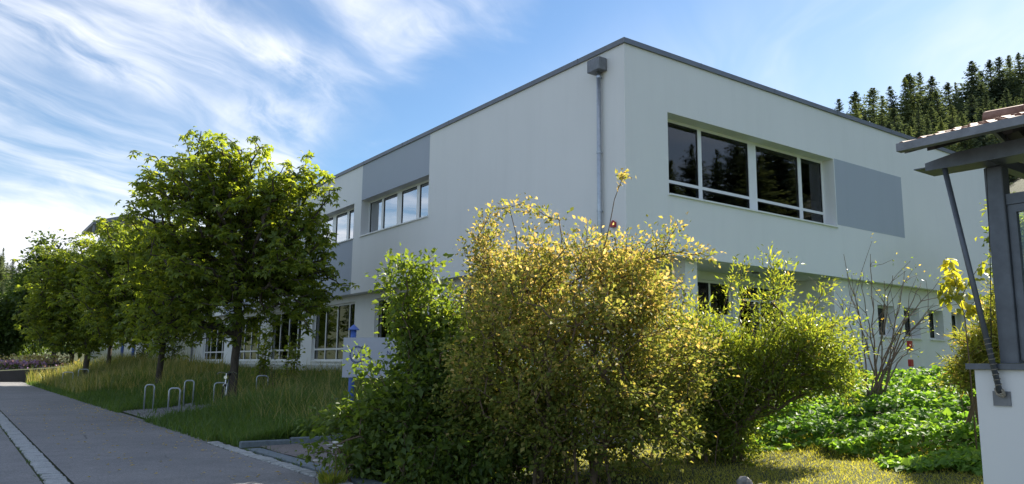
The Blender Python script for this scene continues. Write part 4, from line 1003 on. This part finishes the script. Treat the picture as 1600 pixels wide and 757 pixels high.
Di = ri.normal(size=(n, 3)); Di[:, 2] = Di[:, 2] * .3 - .25; Di[:, 0] -= .35
Ni = ri.normal(size=(n, 3)) * .42; Ni[:, 2] += .9; Ni[:, 0] -= .25
sz = np.clip(1 + .3 * ri.normal(size=n), .5, 1.7) * (1 + .35 * sstep(x_, 14, 24))
tn = ri.beta(2, 2, n) * .75 + .18 * (np.sin(x_ * 1.3 + y_ * .8) > .2) + .3 * (ri.random(n) < .02)
tag(link('ivy', leaf_mesh('ivy', Pi, Di, Ni, .105 * sz, .092 * sz, tn, .12, .15), M['lf_ivy'], kind='stuff'), 'dense glossy green ivy covering the bank right of the bushes', 'ivy')

# ---- meadow grass and lawn
def blades(name, x, y, h, w, tint, mat, label, rng, lean=.35, seg=2):
    n = len(x); z = ground(x, y) - .02; P0 = np.stack([x, y, z], 1)
    a = rng.uniform(0, 6.283, n); sd = np.stack([np.cos(a), np.sin(a), np.zeros(n)], 1)
    ln = rng.normal(size=(n, 2)) * lean; tip = P0 + np.stack([ln[:, 0] * h, ln[:, 1] * h, h], 1)
    mid = P0 + np.stack([ln[:, 0] * h * .3, ln[:, 1] * h * .3, h * .55], 1)
    w = w[:, None]
    V = np.stack([P0 - sd * w / 2, P0 + sd * w / 2, mid - sd * w * .42, mid + sd * w * .42, tip], 1).reshape(-1, 3)
    b = np.arange(n)[:, None] * 5
    F = np.concatenate([b + np.array([[0, 1, 3]]), b + np.array([[0, 3, 2]]), b + np.array([[2, 3, 4]])], 1).reshape(-1, 3)
    return tag(link(name, np_mesh(name, V, F, np.repeat(np.clip(tint, 0, 1), 3)), mat, kind='stuff'), label, 'grass')
rg = np.random.default_rng(80)
n = 175000
y = 15.5 + 47 * rg.random(n) ** 1.7; x = rg.uniform(4.42, 12.4, n)
ok = ~((y > 23.5 + .5 * np.sin(x * 5)) & (y < 27.7 + .3 * np.sin(x * 4)) & (x < 6.9 + .35 * np.sin(y * 3)) & (rg.random(n) < .985)) & ((x > 4.75 + .18 * np.sin(y * 2.2) + .12 * np.sin(y * 7)) | (rg.random(n) < .6)) & ((x > 4.66) | (y > 16.7))
x, y = x[ok], y[ok]; n = len(x)
pat = .5 + .5 * np.sin(x * 1.1 + .6 * np.sin(y * .7)) * np.sin(y * .55 + x * .4)
h = (.14 + .34 * pat * sstep(x, 4.8, 7.0) * (1 - .6 * sstep(x, 8.5, 11)) + .10 * rg.random(n)) * np.clip(1 + .3 * rg.normal(size=n), .4, 1.8)
tall = rg.random(n) < .045 * sstep(x, 5.4, 7); h = np.where(tall, h * 1.25 + .28, h)
tn = rg.beta(2, 3, n) * .8 + .15 * pat; tn = np.where(tall, .8 + .2 * rg.random(n), tn)
blades('meadow_grass', x, y, h, np.where(tall, .010, .016) * (1 + y / 40), tn, M['grass'], 'tall uncut meadow grass on the bank before the school front', rg)
# strip of dry tall grass further along
n = 9000; x = rg.uniform(4.7, 11.5, n); y = rg.uniform(40, 68.5, n)
h = rg.uniform(.5, 1.15, n) * (.5 + .5 * (np.sin(x * 2 + y) > -.2)); blades('dry_grass', x, y, h, np.full(n, .03), .75 + .25 * rg.random(n), M['grass'], 'dry straw-coloured tall grass under the far trees', rg, .2)
n = 90000; x = rg.uniform(4.95, 12.4, n); y = 1.0 + 9.8 * rg.random(n)
ok = ~((x > 7.6) & (x < 10.4) & (y < 3.6)); ok &= (rg.random(n) < .25 + .75 * sstep(x, 7.2, 8.2)); x, y = x[ok], y[ok]; n = len(x)
h = rg.uniform(.025, .07, n) * (1 + .7 * sstep(x, 11.0, 11.8)); blades('lawn_grass', x, y, h, np.full(n, .009), rg.beta(2.2, 2.2, n), M['lawn'], 'short sunlit lawn grass before the ivy bank', rg, .5)
# weeds in the joints along the path edge
n = 2600; x = np.concatenate([rg.normal(4.66, .035, n // 2), rg.normal(4.99, .05, n // 4), rg.normal(1.18, .03, n // 4)]); y = np.concatenate([rg.uniform(8, 30, n // 2), rg.uniform(8.5, 15, n // 4), rg.uniform(9, 34, n // 4)])
kp = np.sin(y * 3.1) + np.sin(y * 7.7 + 1) > .2; x, y = x[kp], y[kp]; n = len(x)
blades('joint_weeds', x, y, rg.uniform(.03, .10, n), np.full(n, .012), rg.beta(2, 3, n) * .7, M['grass'], 'small weeds growing in the joints of the stone edging', rg, .6)
# yarrow tuft by the drain
yp = onz(520, 757, 0)
Yw = empty('weed_tuft', (yp[0], yp[1], 0), 'flowering weed tuft beside the drain channel in front of the bush', 'weed')
n = 130; a = rg.uniform(0, 6.28, n); rr_ = rg.uniform(0, .16, n)
Pw = np.stack([yp[0] + rr_ * np.cos(a), yp[1] + rr_ * np.sin(a), np.full(n, .0)], 1)
link('foliage', leaf_mesh('foliage', Pw, np.stack([np.cos(a) * .6, np.sin(a) * .6, np.ones(n)], 1), rg.normal(size=(n, 3)), rg.uniform(.10, .26, n), rg.uniform(.015, .03, n), .3 + .6 * rg.random(n)), M['lf_will'], Yw, 'stuff')
for k in range(6):
    tx, ty, hh = yp[0] + rg.normal() * .12, yp[1] + rg.normal() * .12, rg.uniform(.3, .55)
    MB().tube([(tx, ty, 0), (tx + .02, ty, hh * .5), (tx + rg.normal() * .04, ty, hh)], .004, 5).build('stalk', M['twig'], Yw)
    fv = MB()
    MB().tube([(tx, ty, hh), (tx, ty, hh + .015)], [.02, .045], 8).build('flower_head', M['white'], Yw)

# ---- taller weeds and small shrubs in the meadow
def small(name, px_, X, h, w, n, L, Wd, mat, label, seed, cat='plant', lean=.1, stems=7):
    r_ = np.random.default_rng(seed); p = onx(px_, 590, X); bx_, by_ = p[0], p[1]; z = float(ground(bx_, by_))
    e = empty(name, (bx_, by_, z), label, cat); b = MB(); Pl, Dl = [], []
    for k in range(stems):
        a = r_.uniform(0, 6.28); tp = np.array([bx_ + math.cos(a) * w * r_.random(), by_ + math.sin(a) * w * r_.random(), z + h * r_.uniform(.6, 1.0)]); b0 = np.array([bx_ + r_.normal() * w * .2, by_ + r_.normal() * w * .2, z - .05])
        b.tube([b0, (b0 + tp) / 2 + r_.normal(size=3) * .04, tp], [.012, .008, .003], 5)
        for q in range(n // stems):
            f = r_.uniform(.2, 1.02); pp = b0 + (tp - b0) * f + r_.normal(size=3) * w * .15; Pl.append(pp); Dl.append([*(r_.normal(size=2)), r_.normal() * .4])
    b.build('stems', M['twig'], e, 'stuff'); Pl = np.array(Pl); Dl = np.array(Dl); m_ = len(Pl)
    Pl[:, 2] = np.maximum(Pl[:, 2], ground(Pl[:, 0], Pl[:, 1]) + .04)
    link('foliage', leaf_mesh('foliage', Pl, Dl, r_.normal(size=(m_, 3)) * .5 + [0, 0, .7], L * r_.uniform(.6, 1.3, m_), Wd * r_.uniform(.6, 1.3, m_), r_.beta(2, 3, m_)), mat, e, 'stuff')
small('young_maple', 405, 10.2, 2.4, .8, 420, .16, .10, M['lf_chest'], 'young dark sapling thicket in front of the lower windows right of the big trunk', 101, 'sapling', stems=9)
small('young_maple', 450, 10.4, 2.0, .6, 300, .16, .10, M['lf_chest'], 'slim young sapling in front of the lower window pillar', 102, 'sapling', stems=6)
small('meadow_plant', 425, 8.6, 1.2, .4, 160, .12, .03, M['grass'], 'tall pale meadow weeds right of the grass-bound hoop', 103, 'weed')
small('evergreen_shrub', 222, 10.8, 2.6, 1.3, 900, .16, .09, M['lf_dark'], 'dark shrub by the annex, left of the second trunk', 104, 'bush', stems=14)
small('evergreen_shrub', 268, 11.2, 2.0, .9, 500, .16, .09, M['lf_dark'], 'dark shrub by the annex, right of the second trunk', 105, 'bush', stems=10)
rf = np.random.default_rng(111)
for i, (px_, Y_, w_, tn0, lab) in enumerate([(18, 74, 3.2, .3, 'purple flowering bed above the dark retaining wall'), (60, 76, 2.5, .95, 'orange dry perennials above the retaining wall left of the pale annex')]):
    cx_ = ony(px_, 574, Y_)[0]; zb = 1.0 if i else .8; e = empty('flower_bed', (cx_, Y_, zb), lab, 'flowers'); n = 900
    Pf = np.stack([cx_ + rf.normal(size=n) * w_ * .5, Y_ + rf.normal(size=n) * .7, zb + rf.uniform(0, .75 + .3 * i, n)], 1)
    link('blossom', leaf_mesh('blossom', Pf, rf.normal(size=(n, 3)), rf.normal(size=(n, 3)), np.full(n, .22), np.full(n, .14), np.clip(tn0 + rf.normal(size=n) * .15, 0, 1)), M['flower'], e, 'stuff')
    Pf = np.stack([cx_ + rf.normal(size=n) * w_ * .5, Y_ + rf.normal(size=n) * .7, zb - .1 + rf.uniform(0, .5, n)], 1)
    link('foliage', leaf_mesh('foliage', Pf, rf.normal(size=(n, 3)) + [0, 0, .8], rf.normal(size=(n, 3)), np.full(n, .3), np.full(n, .10), rf.random(n)), M['lf_dark'], e, 'stuff')

# ---- spruces on the hills: four builds, copied tree by tree
def spruce_proto(seed, H_=24.0, R0=3.6, nbr=760):
    """boughs leave the stem at scattered heights; each carries two rows of drooping sprays"""
    r_ = np.random.default_rng(seed); out = [[] for _ in range(5)]
    for k in range(nbr):
        f = r_.random() ** 1.25; z = H_ * (.05 + .95 * f); a = r_.uniform(0, 6.283)
        side = 1 + .22 * math.sin(a * 2 + seed) + .15 * math.sin(a + f * 9)
        ln = (R0 * (1 - f) ** .9 * side + .12) * r_.uniform(.5, 1.12); d = np.array([math.cos(a), math.sin(a), .05 - .5 * (1 - f) * r_.uniform(.4, 1.3) + .55 * f ** 2])
        m_ = max(3, int(ln / .26)); t_ = (np.arange(m_) + r_.random(m_)) / m_
        for s_ in (-1, 1):
            p = np.array([0, 0, z]) + d * (ln * t_)[:, None]; p[:, 2] += .16 * ln * t_ ** 2
            dd = d * .8 + np.array([-math.sin(a), math.cos(a), 0]) * s_ * r_.uniform(.4, 1.0, (m_, 1)) + np.array([0, 0, 1.]) * (-.45 + r_.normal(size=(m_, 1)) * .25)
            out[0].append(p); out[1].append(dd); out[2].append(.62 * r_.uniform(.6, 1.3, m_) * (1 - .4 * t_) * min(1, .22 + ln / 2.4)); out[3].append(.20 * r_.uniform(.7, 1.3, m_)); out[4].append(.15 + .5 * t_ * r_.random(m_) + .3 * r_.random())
    Pl, Dl, Ll, Wl, Tn = [np.concatenate(o) for o in out]; n = len(Pl)
    return leaf_mesh('needles', Pl, Dl, r_.normal(size=(n, 3)) * .5 + [0, 0, 1], Ll, Wl, Tn, .1, .25)
protos = []
for k, (H_, R0) in enumerate([(20, 4.8), (18, 5.2), (22, 4.6), (17, 5.0)]):
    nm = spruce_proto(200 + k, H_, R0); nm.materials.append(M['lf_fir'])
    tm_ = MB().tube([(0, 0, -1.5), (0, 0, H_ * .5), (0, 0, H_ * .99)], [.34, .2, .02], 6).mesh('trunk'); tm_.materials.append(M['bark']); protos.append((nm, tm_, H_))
def spruce(x, y, z, H_, k, label, group, rz):
    nm, tm_, H0 = protos[k]; s_ = H_ / H0
    t = empty('spruce_tree', (x, y, z), label, 'spruce', group); t.scale = (s_ * random.uniform(.95, 1.6), s_ * random.uniform(.95, 1.6), s_); t.rotation_euler = (random.uniform(-.04, .04), random.uniform(-.04, .04), rz)
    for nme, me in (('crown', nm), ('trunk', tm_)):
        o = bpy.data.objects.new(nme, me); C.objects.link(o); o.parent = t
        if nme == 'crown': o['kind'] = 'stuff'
    return t
rs = np.random.default_rng(300)
lab_r = 'dark spruce in the dense slope below the skyline trees behind the building'; gr_r = 'spruces on the slope behind the building'
# skyline of the photograph (picture x, top y, distance)
sky_l = [(1312, 152, 135), (1330, 144, 140), (1340, 160, 128), (1358, 140, 145), (1372, 150, 132), (1390, 138, 138), (1408, 124, 140), (1424, 116, 142), (1440, 112, 148), (1452, 122, 140), (1466, 140, 133), (1480, 130, 142), (1497, 128, 150), (1513, 96, 148),
         (1528, 112, 152), (1545, 96, 155), (1560, 90, 150), (1575, 86, 156), (1592, 84, 152), (1612, 82, 154), (1635, 88, 150), (1660, 80, 156),
         (1322, 186, 118), (1350, 182, 120), (1378, 176, 120), (1400, 168, 122), (1430, 160, 124), (1458, 168, 122), (1486, 164, 126), (1515, 150, 130), (1540, 146, 130), (1570, 140, 130), (1600, 138, 130),
         (1415, 200, 110), (1445, 205, 108), (1475, 200, 110), (1505, 195, 112), (1296, 176, 126), (1283, 190, 130), (1530, 185, 112), (1565, 180, 114), (1335, 172, 124), (1366, 196, 114), (1390, 190, 116), (1420, 182, 118), (1450, 186, 116), (1470, 182, 118), (1500, 174, 120), (1528, 170, 122), (1556, 164, 122), (1585, 166, 122)]
HH = []
ORD = 'first second third fourth fifth sixth seventh eighth ninth tenth eleventh twelfth thirteenth fourteenth fifteenth sixteenth seventeenth eighteenth nineteenth'.split()
order_ = sorted(range(19), key=lambda j: sky_l[j][0])
def lab_of(i): return 'spruce on the skyline above the roof edge, %s tip from the left' % ORD[order_.index(i)] if i < 19 else lab_r
for i, (px_, py_, dep) in enumerate(sky_l):
    p = at(px_, py_, dep); zb = float(hill_r(p[0], p[1])) - 1.2; H_ = p[2] - zb; HH.append(H_)
    spruce(p[0], p[1], zb, max(12, H_), i % 4, lab_of(i), gr_r, rs.uniform(0, 6.28))
gr_x = 'spruces further right on the slope'
for i in range(46):                                          # the wood goes on to the right of the picture
    x = rs.uniform(95, 170); y = rs.uniform(-90, 38); zb = float(hill_r(x, y)) - 1.2
    if x > 0 and math.atan2(x, y) < R(71.5): continue
    spruce(x, y, zb, rs.uniform(16, 22), i % 4, 'dark spruce on the slope right of the picture, mirrored in the upper window', gr_x, rs.uniform(0, 6.28))
lab_l = 'small dark spruce on the far wooded hill at the left edge'
for i in range(60):
    px_ = rs.uniform(-70, 110); Y_ = rs.uniform(225, 330); p = ony(px_, 470, Y_); zb = float(hill_l(p[0], Y_)) - 1.6
    spruce(p[0], Y_, zb, rs.uniform(11, 17), i % 4, lab_l, 'spruces on the far left hill', rs.uniform(0, 6.28))


# ---- leaf litter along the path
n = 420; lx = np.concatenate([rg.uniform(1.6, 4.3, 260) ** 1.0, 4.34 - np.abs(rg.normal(size=160)) * .35]); ly = rg.uniform(9.5, 34, n)
Pz = np.stack([lx, ly, np.full(n, .016)], 1); Dz = rg.normal(size=(n, 3)); Dz[:, 2] = .08
tag(link('fallen_leaves', leaf_mesh('fallen_leaves', Pz, Dz, rg.normal(size=(n, 3)) * .2 + [0, 0, 1], rg.uniform(.03, .09, n), rg.uniform(.02, .05, n), .7 + .3 * rg.random(n)), M['lf_nine'], kind='stuff'), 'scattered dry leaves lying on the asphalt path', 'leaves')
